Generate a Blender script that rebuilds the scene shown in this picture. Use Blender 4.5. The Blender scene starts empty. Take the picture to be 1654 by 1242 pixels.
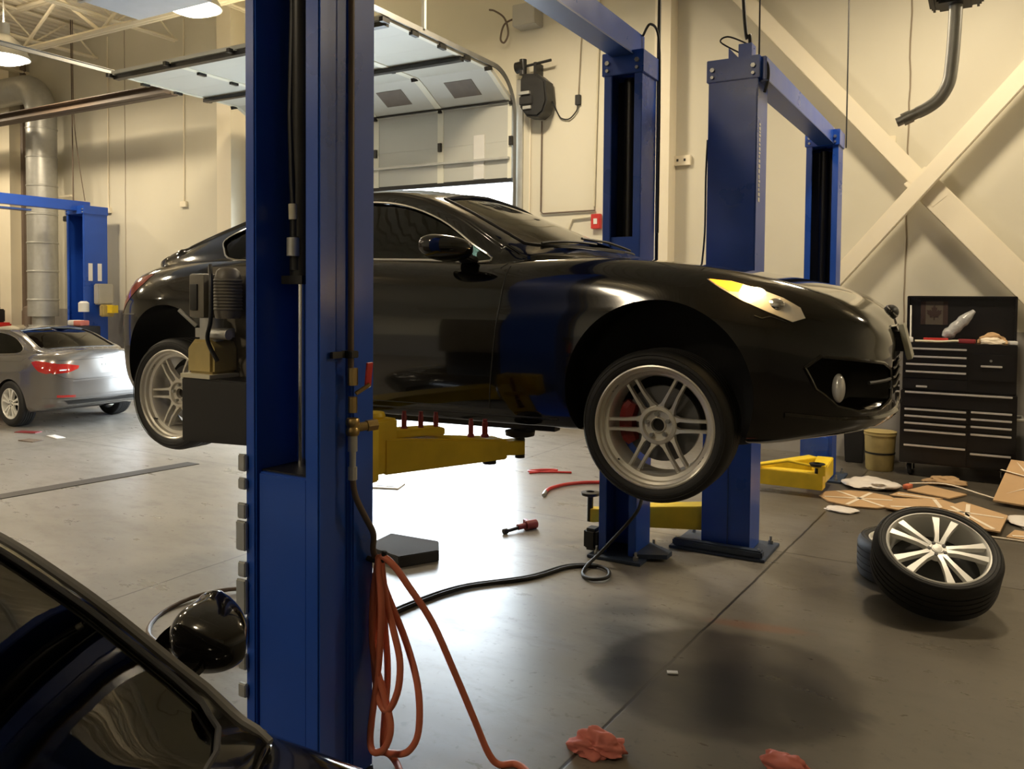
import bpy, bmesh, math, random
import numpy as np
from mathutils import Vector, Matrix, Euler
from mathutils.bvhtree import BVHTree
R = math.radians
SC = bpy.context.scene
COL = SC.collection
random.seed(7)

# ---------------------------------------------------------------- camera, sky, lamps, exposure
cam_d = bpy.data.cameras.new('camera'); cam = bpy.data.objects.new('camera', cam_d); COL.objects.link(cam)
cam_d.sensor_width = 36.0; cam_d.sensor_fit = 'HORIZONTAL'
cam_d.lens = 1330.0 / 1654.0 * 36.0
cam_d.shift_y = -0.05717
cam_d.clip_start = 0.02; cam_d.clip_end = 400
cam.matrix_world = Matrix.Translation((0, 0, 1.75)) @ Matrix.Rotation(R(30), 4, 'Z') @ Matrix.Rotation(R(88), 4, 'X') @ Matrix.Rotation(R(0.5), 4, 'Z')
SC.camera = cam
SC.view_settings.view_transform = 'Standard'
SC.view_settings.look = 'None'
SC.view_settings.gamma = 1.0
SC.view_settings.use_curve_mapping = False
SC.view_settings.exposure = 0.0

world = bpy.data.worlds.new('overcast_sky'); SC.world = world; world.use_nodes = True
bg = world.node_tree.nodes['Background']
bg.inputs[0].default_value = (0.82, 0.92, 1.0, 1)
bg.inputs[1].default_value = 17.0

LAMP_COL = (1.0, 0.82, 0.57)
LAMP_W = 125.0
LAMPS = [(-13.55, 7.35, 5.45), (-9.3, 7.5, 5.58), (-17.6, 7.4, 5.5), (-4.7, 7.5, 5.5), (-0.2, 7.6, 5.5), (4.2, 7.6, 5.5),
         (-15.0, 2.2, 5.5), (-10.0, 2.2, 5.5), (-3.4, -3.0, 5.5),
         (-15.0, -3.6, 5.5), (-9.0, -3.6, 5.5)]

# ---------------------------------------------------------------- materials (node based)
def nn(nt, t, **kw):
    n = nt.nodes.new(t)
    for k, v in kw.items(): setattr(n, k, v)
    return n
def mat(name, col, rough=0.5, metal=0.0, var=0.12, scale=6.0, bump=0.0, coat=0.0, spec=0.5, rvar=0.1, emit=None, estr=0.0, stretch=None):
    m = bpy.data.materials.new(name); m.use_nodes = True
    nt = m.node_tree; b = nt.nodes['Principled BSDF']
    tc = nn(nt, 'ShaderNodeTexCoord'); src = tc.outputs['Object']
    if stretch:
        mp = nn(nt, 'ShaderNodeMapping'); mp.inputs['Scale'].default_value = stretch
        nt.links.new(src, mp.inputs[0]); src = mp.outputs[0]
    nz = nn(nt, 'ShaderNodeTexNoise'); nz.inputs['Scale'].default_value = scale; nz.inputs['Detail'].default_value = 6
    nt.links.new(src, nz.inputs['Vector'])
    mx = nn(nt, 'ShaderNodeMix', data_type='RGBA')
    mx.inputs[6].default_value = tuple(c * (1 - var) for c in col) + (1,)
    mx.inputs[7].default_value = tuple(min(1, c * (1 + var)) for c in col) + (1,)
    nt.links.new(nz.outputs[0], mx.inputs[0]); nt.links.new(mx.outputs[2], b.inputs['Base Color'])
    mr = nn(nt, 'ShaderNodeMapRange')
    mr.inputs[3].default_value = max(0.01, rough * (1 - rvar)); mr.inputs[4].default_value = min(1, rough * (1 + rvar))
    nt.links.new(nz.outputs[0], mr.inputs[0]); nt.links.new(mr.outputs[0], b.inputs['Roughness'])
    b.inputs['Metallic'].default_value = metal
    b.inputs['Specular IOR Level'].default_value = spec
    b.inputs['Coat Weight'].default_value = coat; b.inputs['Coat Roughness'].default_value = 0.03
    if bump:
        bp = nn(nt, 'ShaderNodeBump'); bp.inputs['Strength'].default_value = bump; bp.inputs['Distance'].default_value = 0.01
        nt.links.new(nz.outputs[0], bp.inputs['Height']); nt.links.new(bp.outputs[0], b.inputs['Normal'])
    if emit:
        b.inputs['Emission Color'].default_value = tuple(emit) + (1,); b.inputs['Emission Strength'].default_value = estr
    return m
def glass_mat(name, tint, ior=1.5, rough=0.02, refl=1.0):
    m = bpy.data.materials.new(name); m.use_nodes = True; nt = m.node_tree
    nt.nodes.remove(nt.nodes['Principled BSDF'])
    out = nt.nodes['Material Output']
    tr = nn(nt, 'ShaderNodeBsdfTransparent')
    gl = nn(nt, 'ShaderNodeBsdfGlossy'); gl.inputs['Roughness'].default_value = rough
    gl.inputs['Color'].default_value = (refl, refl, refl, 1)
    fr = nn(nt, 'ShaderNodeFresnel'); fr.inputs[0].default_value = ior
    tc = nn(nt, 'ShaderNodeTexCoord'); nz = nn(nt, 'ShaderNodeTexNoise'); nz.inputs['Scale'].default_value = 3
    nt.links.new(tc.outputs['Object'], nz.inputs['Vector'])
    mx = nn(nt, 'ShaderNodeMix', data_type='RGBA')
    mx.inputs[6].default_value = tuple(c * .92 for c in tint) + (1,); mx.inputs[7].default_value = tuple(min(1, c * 1.06) for c in tint) + (1,)
    nt.links.new(nz.outputs[0], mx.inputs[0]); nt.links.new(mx.outputs[2], tr.inputs[0])
    ms = nn(nt, 'ShaderNodeMixShader')
    nt.links.new(fr.outputs[0], ms.inputs[0]); nt.links.new(tr.outputs[0], ms.inputs[1]); nt.links.new(gl.outputs[0], ms.inputs[2])
    nt.links.new(ms.outputs[0], out.inputs['Surface'])
    return m

M = {}
M['blue'] = mat('lift_blue_enamel', (0.016, 0.075, 0.42), 0.30, var=.14, scale=3, bump=.02, rvar=.3)
M['blue_dark'] = mat('lift_blue_worn', (0.014, 0.05, 0.22), 0.4, var=.3, scale=5)
M['yellow'] = mat('arm_yellow_paint', (0.82, 0.58, 0.025), 0.42, var=.22, scale=9, bump=.05)
M['steel'] = mat('grey_steel', (0.42, 0.42, 0.40), 0.35, metal=.9, var=.1)
M['chrome'] = mat('chrome_rod', (0.80, 0.80, 0.80), 0.12, metal=1, var=.03)
M['galv'] = mat('galvanised_metal', (0.50, 0.50, 0.47), 0.42, metal=.6, var=.15, scale=12)
M['dark'] = mat('black_plastic', (0.012, 0.012, 0.012), 0.45, var=.2)
M['rubber'] = mat('black_rubber', (0.014, 0.014, 0.014), 0.62, var=.25, scale=14, bump=.05)
M['grease'] = mat('greasy_black_steel', (0.02, 0.019, 0.017), 0.35, metal=.3, var=.3)
M['track'] = mat('weathered_track_steel', (0.20, 0.20, 0.19), 0.45, metal=.5, var=.2)
M['unit'] = mat('grimy_power_unit', (0.16, 0.145, 0.115), 0.45, var=.35, scale=14)
M['brass'] = mat('brass_fitting', (0.45, 0.32, 0.13), 0.35, metal=.9, var=.15)
M['orange'] = mat('orange_hose_rubber', (0.62, 0.17, 0.09), 0.5, var=.2, scale=7)
M['red'] = mat('red_paint', (0.50, 0.03, 0.025), 0.4, var=.15)
M['handle'] = mat('bright_drawer_pull', (0.82, 0.80, 0.78), 0.3, metal=.6, var=.05)
M['caliper'] = mat('dark_red_caliper', (0.17, 0.014, 0.012), 0.4)
M['disc'] = mat('dull_disc_steel', (0.14, 0.14, 0.14), 0.4, metal=.6)
M['base'] = mat('dirty_base_steel', (0.035, 0.055, 0.10), 0.5, var=.4, scale=14)
M['trim_grey'] = mat('grey_rubber_trim', (0.09, 0.085, 0.075), 0.35)
M['darkred'] = mat('maroon_steel', (0.26, 0.03, 0.035), 0.42, var=.2)
M['redcloth'] = mat('red_shop_cloth', (0.55, 0.17, 0.13), 0.9, var=.2, scale=12, bump=.4)
M['white'] = mat('white_paint', (0.72, 0.71, 0.68), 0.5, var=.06)
M['cream'] = mat('cream_structural_paint', (0.80, 0.73, 0.57), 0.55, var=.06, scale=2)
M['brown'] = mat('brown_primer_steel', (0.12, 0.085, 0.06), 0.55, var=.2)
M['greybox'] = mat('grey_enclosure', (0.42, 0.41, 0.37), 0.5, var=.1)
M['card'] = mat('corrugated_cardboard', (0.48, 0.31, 0.16), 0.85, var=.14, scale=5, bump=.08)
M['tape'] = mat('pale_strapping', (0.80, 0.70, 0.55), 0.5, var=.06)
M['film'] = mat('crumpled_white_wrap', (0.72, 0.67, 0.62), 0.4, var=.1, scale=9, bump=.4)
M['black_paint'] = mat('black_car_paint', (0.0055, 0.005, 0.0045), 0.10, var=.1, scale=1.2, coat=0.6, rvar=.2, spec=.5)
M['silver_paint'] = mat('warm_grey_car_paint', (0.19, 0.182, 0.175), 0.24, metal=.55, var=.06, coat=1.0)
M['black_enamel'] = mat('black_cabinet_enamel', (0.008, 0.007, 0.0075), 0.32, var=.2)
M['rim'] = mat('champagne_silver_alloy', (0.74, 0.71, 0.64), 0.33, metal=.55, var=.06)
M['rim_white'] = mat('bright_machined_alloy', (0.86, 0.85, 0.80), 0.35, metal=.25, var=.04)
M['rim_dark'] = mat('dark_alloy_pocket', (0.05, 0.05, 0.05), 0.5, metal=.5)
M['lamp_red'] = mat('red_lamp_lens', (0.42, 0.016, 0.014), 0.12, var=.25, scale=22, coat=1)
M['clear_lens'] = mat('clear_lamp_reflector', (0.92, 0.91, 0.87), 0.18, metal=.35, var=.3, scale=22)
M['amber_lit'] = mat('lit_amber_lens', (0.9, 0.45, 0.05), 0.2, var=.2, scale=25, emit=(1.0, 0.36, 0.02), estr=2.2)
M['bulb_lit'] = mat('lit_bulb', (1, .9, .6), 0.2, emit=(1.0, 0.84, 0.50), estr=22)
M['glass'] = glass_mat('tinted_glass', (0.34, 0.38, 0.35))
M['glass_ws'] = glass_mat('windscreen_glass', (0.84, 0.88, 0.82), ior=1.45)
M['interior'] = mat('dark_cabin_trim', (0.075, 0.07, 0.06), 0.7, var=.2)
M['plate'] = mat('pale_licence_plate', (0.62, 0.62, 0.52), 0.4, var=.1, scale=12)
M['lamp_on'] = mat('lit_diffuser', (1, 1, 1), 0.5, emit=(1.0, 0.90, 0.70), estr=14)
M['label'] = mat('cream_label', (0.62, 0.58, 0.44), 0.6, var=.1)
M['reservoir'] = mat('stained_plastic_tank', (0.46, 0.36, 0.14), 0.4, var=.3, scale=10)
M['foam'] = mat('dark_grey_rubber_mat', (0.028, 0.027, 0.026), 0.9, var=.2)
M['teal'] = mat('pale_blue_sticker', (0.30, 0.50, 0.55), 0.5)

# ---------------------------------------------------------------- mesh helpers
XF = {}
def xf(o):
    m = XF.get(o.name, Matrix.Identity(4))
    return m
class MB:
    def __init__(s): s.b = bmesh.new()
    def _put(s, vs, fs):
        v = [s.b.verts.new(p) for p in vs]
        for f in fs:
            try: s.b.faces.new([v[i] for i in f])
            except ValueError: pass
        return v
    def box(s, c, d, rot=None, bev=0.0):
        """c = centre, d = full size, rot = Euler tuple in degrees"""
        t = bmesh.new(); bmesh.ops.create_cube(t, size=1.0)
        for v in t.verts: v.co = Vector((v.co.x * d[0], v.co.y * d[1], v.co.z * d[2]))
        if bev: bmesh.ops.bevel(t, geom=list(t.edges), offset=bev, segments=2, affect='EDGES', profile=.6)
        m = Matrix.Translation(c)
        if rot: m = m @ Euler([R(a) for a in rot]).to_matrix().to_4x4()
        s._merge(t, m); return s
    def bb(s, x0, x1, y0, y1, z0, z1, bev=0.0):
        return s.box(((x0+x1)/2, (y0+y1)/2, (z0+z1)/2), (abs(x1-x0), abs(y1-y0), abs(z1-z0)), None, bev)
    def _merge(s, t, m=None):
        if m is not None: bmesh.ops.transform(t, matrix=m, verts=list(t.verts))
        mp = {v: s.b.verts.new(v.co) for v in t.verts}
        for f in t.faces:
            try: nf = s.b.faces.new([mp[v] for v in f.verts]); nf.material_index = f.material_index
            except ValueError: pass
        t.free()
    def tube(s, pts, r, n=10, cap=True, closed=False):
        pts = [Vector(p) for p in pts]; k = len(pts)
        rr = r if isinstance(r, (list, tuple)) else [r] * k
        rings = []; up = None
        for i, p in enumerate(pts):
            a = pts[(i-1) % k] if (i or closed) else p; b_ = pts[(i+1) % k] if (i < k-1 or closed) else p
            d = (b_ - a)
            d = d.normalized() if d.length > 1e-9 else Vector((0, 0, 1))
            if up is None: up = Vector((0, 0, 1)) if abs(d.z) < .9 else Vector((1, 0, 0))
            x = up.cross(d); x = x.normalized() if x.length > 1e-6 else Vector((1, 0, 0)).cross(d).normalized()
            y = d.cross(x).normalized(); up = y
            rings.append([s.b.verts.new(p + rr[i] * (math.cos(2*math.pi*j/n) * x + math.sin(2*math.pi*j/n) * y)) for j in range(n)])
        rng = k if closed else k - 1
        for i in range(rng):
            A, B = rings[i], rings[(i+1) % k]
            for j in range(n): s.b.faces.new([A[j], A[(j+1) % n], B[(j+1) % n], B[j]])
        if cap and not closed:
            s.b.faces.new(rings[0][::-1]); s.b.faces.new(rings[-1])
        return s
    def cyl(s, p0, p1, r, n=20): return s.tube([p0, p1], r, n)
    def lathe(s, prof, c=(0,0,0), axis=(0,0,1), n=48, closed=True):
        """prof: (radius, height along axis) list"""
        ax = Vector(axis).normalized(); t = Vector((1,0,0)) if abs(ax.x) < .9 else Vector((0,0,1))
        x = t.cross(ax).normalized(); y = ax.cross(x); c = Vector(c)
        rings = [[s.b.verts.new(c + ax*h + r*(math.cos(2*math.pi*j/n)*x + math.sin(2*math.pi*j/n)*y)) for j in range(n)] for r, h in prof]
        k = len(prof)
        for i in range(k if closed else k-1):
            A, B = rings[i], rings[(i+1) % k]
            for j in range(n): s.b.faces.new([A[j], B[j], B[(j+1) % n], A[(j+1) % n]])
        return s
    def prism(s, poly, vec, plane=None):
        """poly: list of 3D points (planar), vec: extrusion vector"""
        vec = Vector(vec); a = [s.b.verts.new(p) for p in poly]; b_ = [s.b.verts.new(Vector(p) + vec) for p in poly]
        n = len(poly)
        s.b.faces.new(a[::-1]); s.b.faces.new(b_)
        for i in range(n): s.b.faces.new([a[i], a[(i+1) % n], b_[(i+1) % n], b_[i]])
        return s
    def sphere(s, c, r, n=12, sc=(1,1,1)):
        t = bmesh.new(); bmesh.ops.create_uvsphere(t, u_segments=n*2, v_segments=n, radius=r)
        s._merge(t, Matrix.Translation(c) @ Matrix.Diagonal((*sc, 1))); return s
    def build(s, name, m, parent=None, smooth=True, angle=38, bev=0.0, local=False, xform=None):
        bm = s.b
        if xform is not None: bmesh.ops.transform(bm, matrix=xform, verts=list(bm.verts))
        bmesh.ops.recalc_face_normals(bm, faces=list(bm.faces))
        if bev:
            ed = [e for e in bm.edges if len(e.link_faces) == 2 and e.calc_face_angle(0) > R(50)]
            bmesh.ops.bevel(bm, geom=ed, offset=bev, segments=2, affect='EDGES', clamp_overlap=True)
        if parent is not None and not local:
            bmesh.ops.transform(bm, matrix=xf(parent).inverted(), verts=list(bm.verts))
        origin = Vector((0,0,0))
        if parent is None and not local and len(bm.verts):
            zs = [v.co for v in bm.verts]
            origin = Vector((sum(v.x for v in zs)/len(zs), sum(v.y for v in zs)/len(zs), min(v.z for v in zs)))
            bmesh.ops.translate(bm, verts=list(bm.verts), vec=-origin)
        for e in bm.edges:
            if len(e.link_faces) == 2: e.smooth = e.calc_face_angle(0) < R(angle)
        for f in bm.faces: f.smooth = smooth
        me = bpy.data.meshes.new(name); bm.to_mesh(me); bm.free()
        for mm in (m if isinstance(m, (list, tuple)) else [m]): me.materials.append(mm)
        return link(name, me, parent, origin)
def link(name, me, parent=None, origin=(0,0,0)):
    o = bpy.data.objects.new(name, me); COL.objects.link(o); o.location = origin
    if parent is not None: o.parent = parent; XF[o.name] = xf(parent) @ Matrix.Translation(origin)
    else: XF[o.name] = Matrix.Translation(origin)
    return o
def tag(o, label=None, cat=None, group=None, kind=None):
    if label: o['label'] = label
    if cat: o['category'] = cat
    if group: o['group'] = group
    if kind: o['kind'] = kind
    return o
def thing(name, label, cat, loc=(0,0,0), rotz=0.0, group=None, mtx=None):
    o = bpy.data.objects.new(name, None); COL.objects.link(o); o.empty_display_size = .1
    m = mtx if mtx is not None else Matrix.Translation(loc) @ Matrix.Rotation(rotz, 4, 'Z')
    o.matrix_world = m; XF[o.name] = m.copy()
    return tag(o, label, cat, group)
def struct(name, mb, m, **k): return tag(mb.build(name, m, **k), kind='structure')
def dup(root, mtx, label, group=None):
    r = root.copy(); COL.objects.link(r); r.matrix_world = mtx; XF[r.name] = mtx.copy(); r['label'] = label
    if group: r['group'] = group
    for ch in list(root.children):
        c = ch.copy(); COL.objects.link(c); c.parent = r
        for g in ch.children:
            d = g.copy(); COL.objects.link(d); d.parent = c
    return r
def smoothpts(pts, m=8, closed=False):
    P = [Vector(p) for p in pts]; n = len(P); out = []
    rng = n if closed else n - 1
    for i in range(rng):
        if closed: a, b_, c, d = P[(i-1) % n], P[i], P[(i+1) % n], P[(i+2) % n]
        else: a, b_, c, d = P[max(i-1, 0)], P[i], P[i+1], P[min(i+2, n-1)]
        for k in range(m):
            t = k / m
            out.append(.5 * ((2*b_) + (c-a)*t + (2*a-5*b_+4*c-d)*t*t + (3*b_-a-3*c+d)*t**3))
    if not closed: out.append(P[-1])
    return out
# ---------------------------------------------------------------- the room
VB = 9.8; UL, UR, VF, ZC = -24.0, 8.0, -9.0, 6.78
D0, D1, DZ = -10.3, -5.6, 4.3
def wall_material():
    m = bpy.data.materials.new('painted_wall'); m.use_nodes = True; nt = m.node_tree; b = nt.nodes['Principled BSDF']
    ge = nn(nt, 'ShaderNodeNewGeometry'); sx = nn(nt, 'ShaderNodeSeparateXYZ'); nt.links.new(ge.outputs['Position'], sx.inputs[0])
    nz = nn(nt, 'ShaderNodeTexNoise'); nz.inputs['Scale'].default_value = .9; nz.inputs['Detail'].default_value = 8
    nt.links.new(ge.outputs['Position'], nz.inputs['Vector'])
    nz2 = nn(nt, 'ShaderNodeTexNoise'); nz2.inputs['Scale'].default_value = 7; nz2.inputs['Detail'].default_value = 6
    nt.links.new(ge.outputs['Position'], nz2.inputs['Vector'])
    c = nn(nt, 'ShaderNodeMix', data_type='RGBA'); c.inputs[6].default_value = (.62, .585, .47, 1); c.inputs[7].default_value = (.69, .655, .54, 1)
    nt.links.new(nz.outputs[0], c.inputs[0])
    g = nn(nt, 'ShaderNodeMix', data_type='RGBA'); g.inputs[6].default_value = (.30, .285, .265, 1); g.inputs[7].default_value = (.40, .38, .35, 1)
    nt.links.new(nz2.outputs[0], g.inputs[0])
    lt = nn(nt, 'ShaderNodeMath', operation='LESS_THAN'); lt.inputs[1].default_value = 1.44
    nt.links.new(sx.outputs['Z'], lt.inputs[0])
    mx = nn(nt, 'ShaderNodeMix', data_type='RGBA'); nt.links.new(lt.outputs[0], mx.inputs[0])
    nt.links.new(c.outputs[2], mx.inputs[6]); nt.links.new(g.outputs[2], mx.inputs[7])
    nt.links.new(mx.outputs[2], b.inputs['Base Color']); b.inputs['Roughness'].default_value = .55
    b.inputs['Specular IOR Level'].default_value = .3
    bp = nn(nt, 'ShaderNodeBump'); bp.inputs['Strength'].default_value = .15; bp.inputs['Distance'].default_value = .01
    nt.links.new(nz2.outputs[0], bp.inputs['Height']); nt.links.new(bp.outputs[0], b.inputs['Normal'])
    return m
def floor_material():
    m = bpy.data.materials.new('sealed_concrete'); m.use_nodes = True; nt = m.node_tree; b = nt.nodes['Principled BSDF']
    ge = nn(nt, 'ShaderNodeNewGeometry'); P = ge.outputs['Position']
    def noise(s, d=8, dist=0.0):
        n = nn(nt, 'ShaderNodeTexNoise'); n.inputs['Scale'].default_value = s; n.inputs['Detail'].default_value = d
        n.inputs['Distortion'].default_value = dist; nt.links.new(P, n.inputs['Vector']); return n.outputs[0]
    def math_(op, a, b_=None, clamp=False):
        n = nn(nt, 'ShaderNodeMath', operation=op); n.use_clamp = clamp
        for i, v in enumerate((a, b_)):
            if v is None: continue
            if isinstance(v, (int, float)): n.inputs[i].default_value = v
            else: nt.links.new(v, n.inputs[i])
        return n.outputs[0]
    def ramp(v, a, b_):
        n = nn(nt, 'ShaderNodeMapRange'); n.inputs[1].default_value = a; n.inputs[2].default_value = b_; n.clamp = True
        n.interpolation_type = 'SMOOTHSTEP'
        nt.links.new(v, n.inputs[0]); return n.outputs[0]
    def mix(f, a, b_):
        n = nn(nt, 'ShaderNodeMix', data_type='RGBA')
        nt.links.new(f, n.inputs[0])
        for i, v in ((6, a), (7, b_)):
            if isinstance(v, tuple): n.inputs[i].default_value = v + (1,)
            else: nt.links.new(v, n.inputs[i])
        return n.outputs[2]
    n1, n2, n3 = noise(.55, 8, .6), noise(3.2, 10, .5), noise(22, 6)
    col = mix(ramp(n1, .3, .7), (.215, .20, .175), (.275, .26, .235))
    col = mix(math_('MULTIPLY', ramp(n2, .30, .85), .35), col, (.25, .235, .205))
    mp2 = nn(nt, 'ShaderNodeMapping'); mp2.inputs['Scale'].default_value = (1.0, 2.4, 1); mp2.inputs['Rotation'].default_value = (0, 0, .5); nt.links.new(P, mp2.inputs[0])
    n4 = nn(nt, 'ShaderNodeTexNoise'); n4.inputs['Scale'].default_value = 2.1; n4.inputs['Detail'].default_value = 12; n4.inputs['Roughness'].default_value = .68; nt.links.new(mp2.outputs[0], n4.inputs['Vector']); n4 = n4.outputs[0]
    # the slab right of the saw cut is darker, darkest towards the tool cabinet
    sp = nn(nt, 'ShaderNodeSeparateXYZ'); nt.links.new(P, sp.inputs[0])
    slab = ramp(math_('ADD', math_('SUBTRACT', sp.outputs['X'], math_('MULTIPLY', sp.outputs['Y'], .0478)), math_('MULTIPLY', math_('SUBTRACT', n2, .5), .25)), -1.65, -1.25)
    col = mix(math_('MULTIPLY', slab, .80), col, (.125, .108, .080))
    back_tone = math_('MULTIPLY', ramp(math_('ADD', sp.outputs['X'], math_('MULTIPLY', math_('SUBTRACT', n1, .5), 1.6)), -2.9, -1.2), ramp(math_('ADD', sp.outputs['Y'], math_('MULTIPLY', math_('SUBTRACT', n2, .5), 1.2)), 5.2, 7.6))
    col = mix(math_('MULTIPLY', back_tone, .75), col, (.055, .047, .036))
    col = mix(math_('MULTIPLY', ramp(n4, .46, .72), .55), col, (.13, .115, .09))
    col = mix(math_('MULTIPLY', ramp(noise(9, 10, 1.0), .60, .78), .5), col, (.11, .10, .085))
    speck = ramp(n3, .60, .72)
    col = mix(math_('MULTIPLY', speck, .5), col, (.07, .06, .05))
    def blob(cx, cy, ra, rb, ang, soft, wob):
        """an old stain with its own outline: 1 inside, 0 outside"""
        mp = nn(nt, 'ShaderNodeMapping', vector_type='TEXTURE'); mp.inputs['Location'].default_value = (cx, cy, 0)
        mp.inputs['Rotation'].default_value = (0, 0, R(ang)); mp.inputs['Scale'].default_value = (ra, rb, 1)
        nt.links.new(P, mp.inputs[0]); ln = nn(nt, 'ShaderNodeVectorMath', operation='LENGTH'); nt.links.new(mp.outputs[0], ln.inputs[0])
        d = math_('ADD', ln.outputs['Value'], math_('MULTIPLY', math_('SUBTRACT', n2, .5), wob))
        return ramp(d, 1.0 + soft, 1.0 - soft)
    s1 = blob(-1.0, 3.74, .60, .56, 20, .09, .28)
    s2 = blob(-1.40, 3.60, .22, .16, 30, .25, 1.1)
    s3 = blob(-.92, 3.60, .40, .28, 10, .35, 1.0)
    s4 = blob(-.62, 3.75, .17, .3, 40, .3, 1.3)
    col = mix(math_('MULTIPLY', s1, .80), col, (.045, .037, .027))
    col = mix(math_('MULTIPLY', math_('MAXIMUM', s2, s4), .75), col, (.022, .02, .018))
    col = mix(math_('MULTIPLY', s3, .88), col, (.014, .012, .009))
    r = blob(-1.05, 4.42, .22, .05, 10, .5, 1.6)
    col = mix(math_('MULTIPLY', r, .45), col, (.25, .09, .04))
    # saw-cut joints
    sx = nn(nt, 'ShaderNodeSeparateXYZ'); nt.links.new(P, sx.inputs[0])
    wob = math_('MULTIPLY', math_('SUBTRACT', noise(5, 4), .5), .016)
    def line(axis, at, w, slope=0.0):
        v = sx.outputs[axis]; o = sx.outputs['Y' if axis == 'X' else 'X']
        d = math_('ABSOLUTE', math_('ADD', math_('SUBTRACT', math_('SUBTRACT', v, at), math_('MULTIPLY', o, slope)), wob))
        return ramp(d, w, w * .4)
    jl = [line('X', -1.46, .011, .0478), line('X', -4.3, .008), line('X', -9.4, .01), line('X', 3.2, .01), line('Y', 5.84, .008), line('Y', -.2, .009)]
    j = jl[0]
    for q in jl[1:]: j = math_('MAXIMUM', j, q)
    col = mix(math_('MULTIPLY', j, .9), col, (.018, .015, .012))
    nt.links.new(col, b.inputs['Base Color'])
    rg = nn(nt, 'ShaderNodeMapRange'); rg.inputs[1].default_value = .3; rg.inputs[2].default_value = .7
    rg.inputs[3].default_value = .25; rg.inputs[4].default_value = .38
    nt.links.new(n4, rg.inputs[0]); nt.links.new(rg.outputs[0], b.inputs['Roughness'])
    b.inputs['Specular IOR Level'].default_value = .5
    bp = nn(nt, 'ShaderNodeBump'); bp.inputs['Strength'].default_value = .10; bp.inputs['Distance'].default_value = .006
    h = math_('SUBTRACT', math_('MULTIPLY', n3, .25), math_('MULTIPLY', j, 1.5))
    nt.links.new(h, bp.inputs['Height']); nt.links.new(bp.outputs[0], b.inputs['Normal'])
    return m
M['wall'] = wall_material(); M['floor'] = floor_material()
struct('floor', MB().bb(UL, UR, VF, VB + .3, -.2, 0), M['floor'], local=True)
w = MB()
w.bb(UL, D0, VB, VB + .3, 0, ZC); w.bb(D1, UR, VB, VB + .3, 0, ZC); w.bb(D0, D1, VB, VB + .3, DZ, ZC)
struct('wall_back', w, M['wall'], local=True)
struct('wall_left', MB().bb(UL - .3, UL, VF, VB + .3, 0, ZC), M['wall'], local=True)
struct('wall_right', MB().bb(UR, UR + .3, VF, VB + .3, 0, ZC), M['wall'], local=True)
struct('wall_front', MB().bb(UL, UR, VF - .3, VF, 0, ZC), M['wall'], local=True)
M['deck'] = mat('corrugated_roof_deck', (.78, .72, .58), .5, var=.08)
cb = MB(); nrib = 150
prof = []
for i in range(nrib):
    x = UL + (UR - UL) * i / nrib; p = (UR - UL) / nrib
    prof += [(x, ZC), (x + p*.45, ZC), (x + p*.55, ZC + .05), (x + p*.92, ZC + .05)]
prof += [(UR, ZC), (UR, ZC + .2), (UL, ZC + .2)]
cb.prism([(x, VF - .3, z) for x, z in prof], (0, VB - VF + .6, 0))
struct('ceiling', cb, M['deck'], local=True, smooth=False)
M['yard'] = mat('pale_yard_concrete', (.55, .56, .56), .7, var=.12, scale=1)
struct('ground_outside', MB().bb(-60, 50, VB + .3, 120, -.25, -.02), M['yard'], local=True)

# pilasters, posts and pipes of the back wall
struct('trim_1', MB().bb(-3.56, -3.36, 9.55, 9.8, 0, ZC), M['cream'], local=True)
struct('trim_2', MB().bb(-11.2, -10.86, 9.5, 9.8, 0, ZC), M['cream'], local=True)
struct('trim_3', MB().bb(-17.85, -17.45, 9.55, 9.8, 0, ZC), M['cream'], local=True)
# vertical panel joints in the precast wall
M['joint'] = mat('wall_joint_sealant', (.30, .25, .18), .8)
for i, u in enumerate((-14.05, -0.78)):
    mb = MB()
    rng = random.Random(i); z = 1.3
    pts = []
    while z < ZC: pts.append((u + rng.uniform(-.006, .006), VB - .001, z)); z += .16
    mb.tube(pts, .009, 5); struct('trim_%d' % (4 + i), mb, M['joint'], local=True)
def brace(name, p0, p1, w_, d, off):
    mb = MB(); a = Vector((p0[0], VB - off, p0[1])); b_ = Vector((p1[0], VB - off, p1[1]))
    dr = (b_ - a).normalized(); n = dr.cross(Vector((0, 1, 0))).normalized()
    q = [a + n*w_/2, a - n*w_/2, b_ - n*w_/2, b_ + n*w_/2]
    mb.prism(q, (0, d, 0)); struct(name, mb, M['cream'], local=True, bev=.008)
brace('beam_brace_falling', (-3.46, 6.3), (-.45, 2.77), .18, .10, .22)
brace('beam_brace_falling_lower', (-.70, 3.06), (2.05, -.05), .27, .09, .216)
brace('beam_brace_rising', (-1.75, 1.60), (2.6, 6.75), .17, .10, .36)

# roof joists along the wall direction and across
def truss(name, p0, p1, h, n, r=.028, seed=0):
    mb = MB(); a, b_ = Vector(p0), Vector(p1); up = Vector((0, 0, h)); side = (b_ - a).normalized().cross(Vector((0, 0, 1))) * .035
    for s in (-1, 1):
        mb.tube([a + side*s, b_ + side*s], r*1.1, 6); mb.tube([a + up + side*s, b_ + up + side*s], r*1.1, 6)
    for i in range(n):
        t0, t1, t2 = i / n, (i + .5) / n, (i + 1) / n
        mb.tube([a.lerp(b_, t0), a.lerp(b_, t1) + up], r*.75, 6); mb.tube([a.lerp(b_, t1) + up, a.lerp(b_, t2)], r*.75, 6)
    return struct(name, mb, M['cream'], local=True)
truss('ceiling_joist_near_wall', (UL, 8.35, 6.0), (UR, 8.35, 6.0), .74, 14, .04)
truss('ceiling_joist_middle', (UL, 5.6, 6.0), (UR, 5.6, 6.0), .74, 14, .04)
truss('ceiling_joist_front', (UL, 0.0, 6.0), (UR, 0.0, 6.0), .74, 14, .04)
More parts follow.
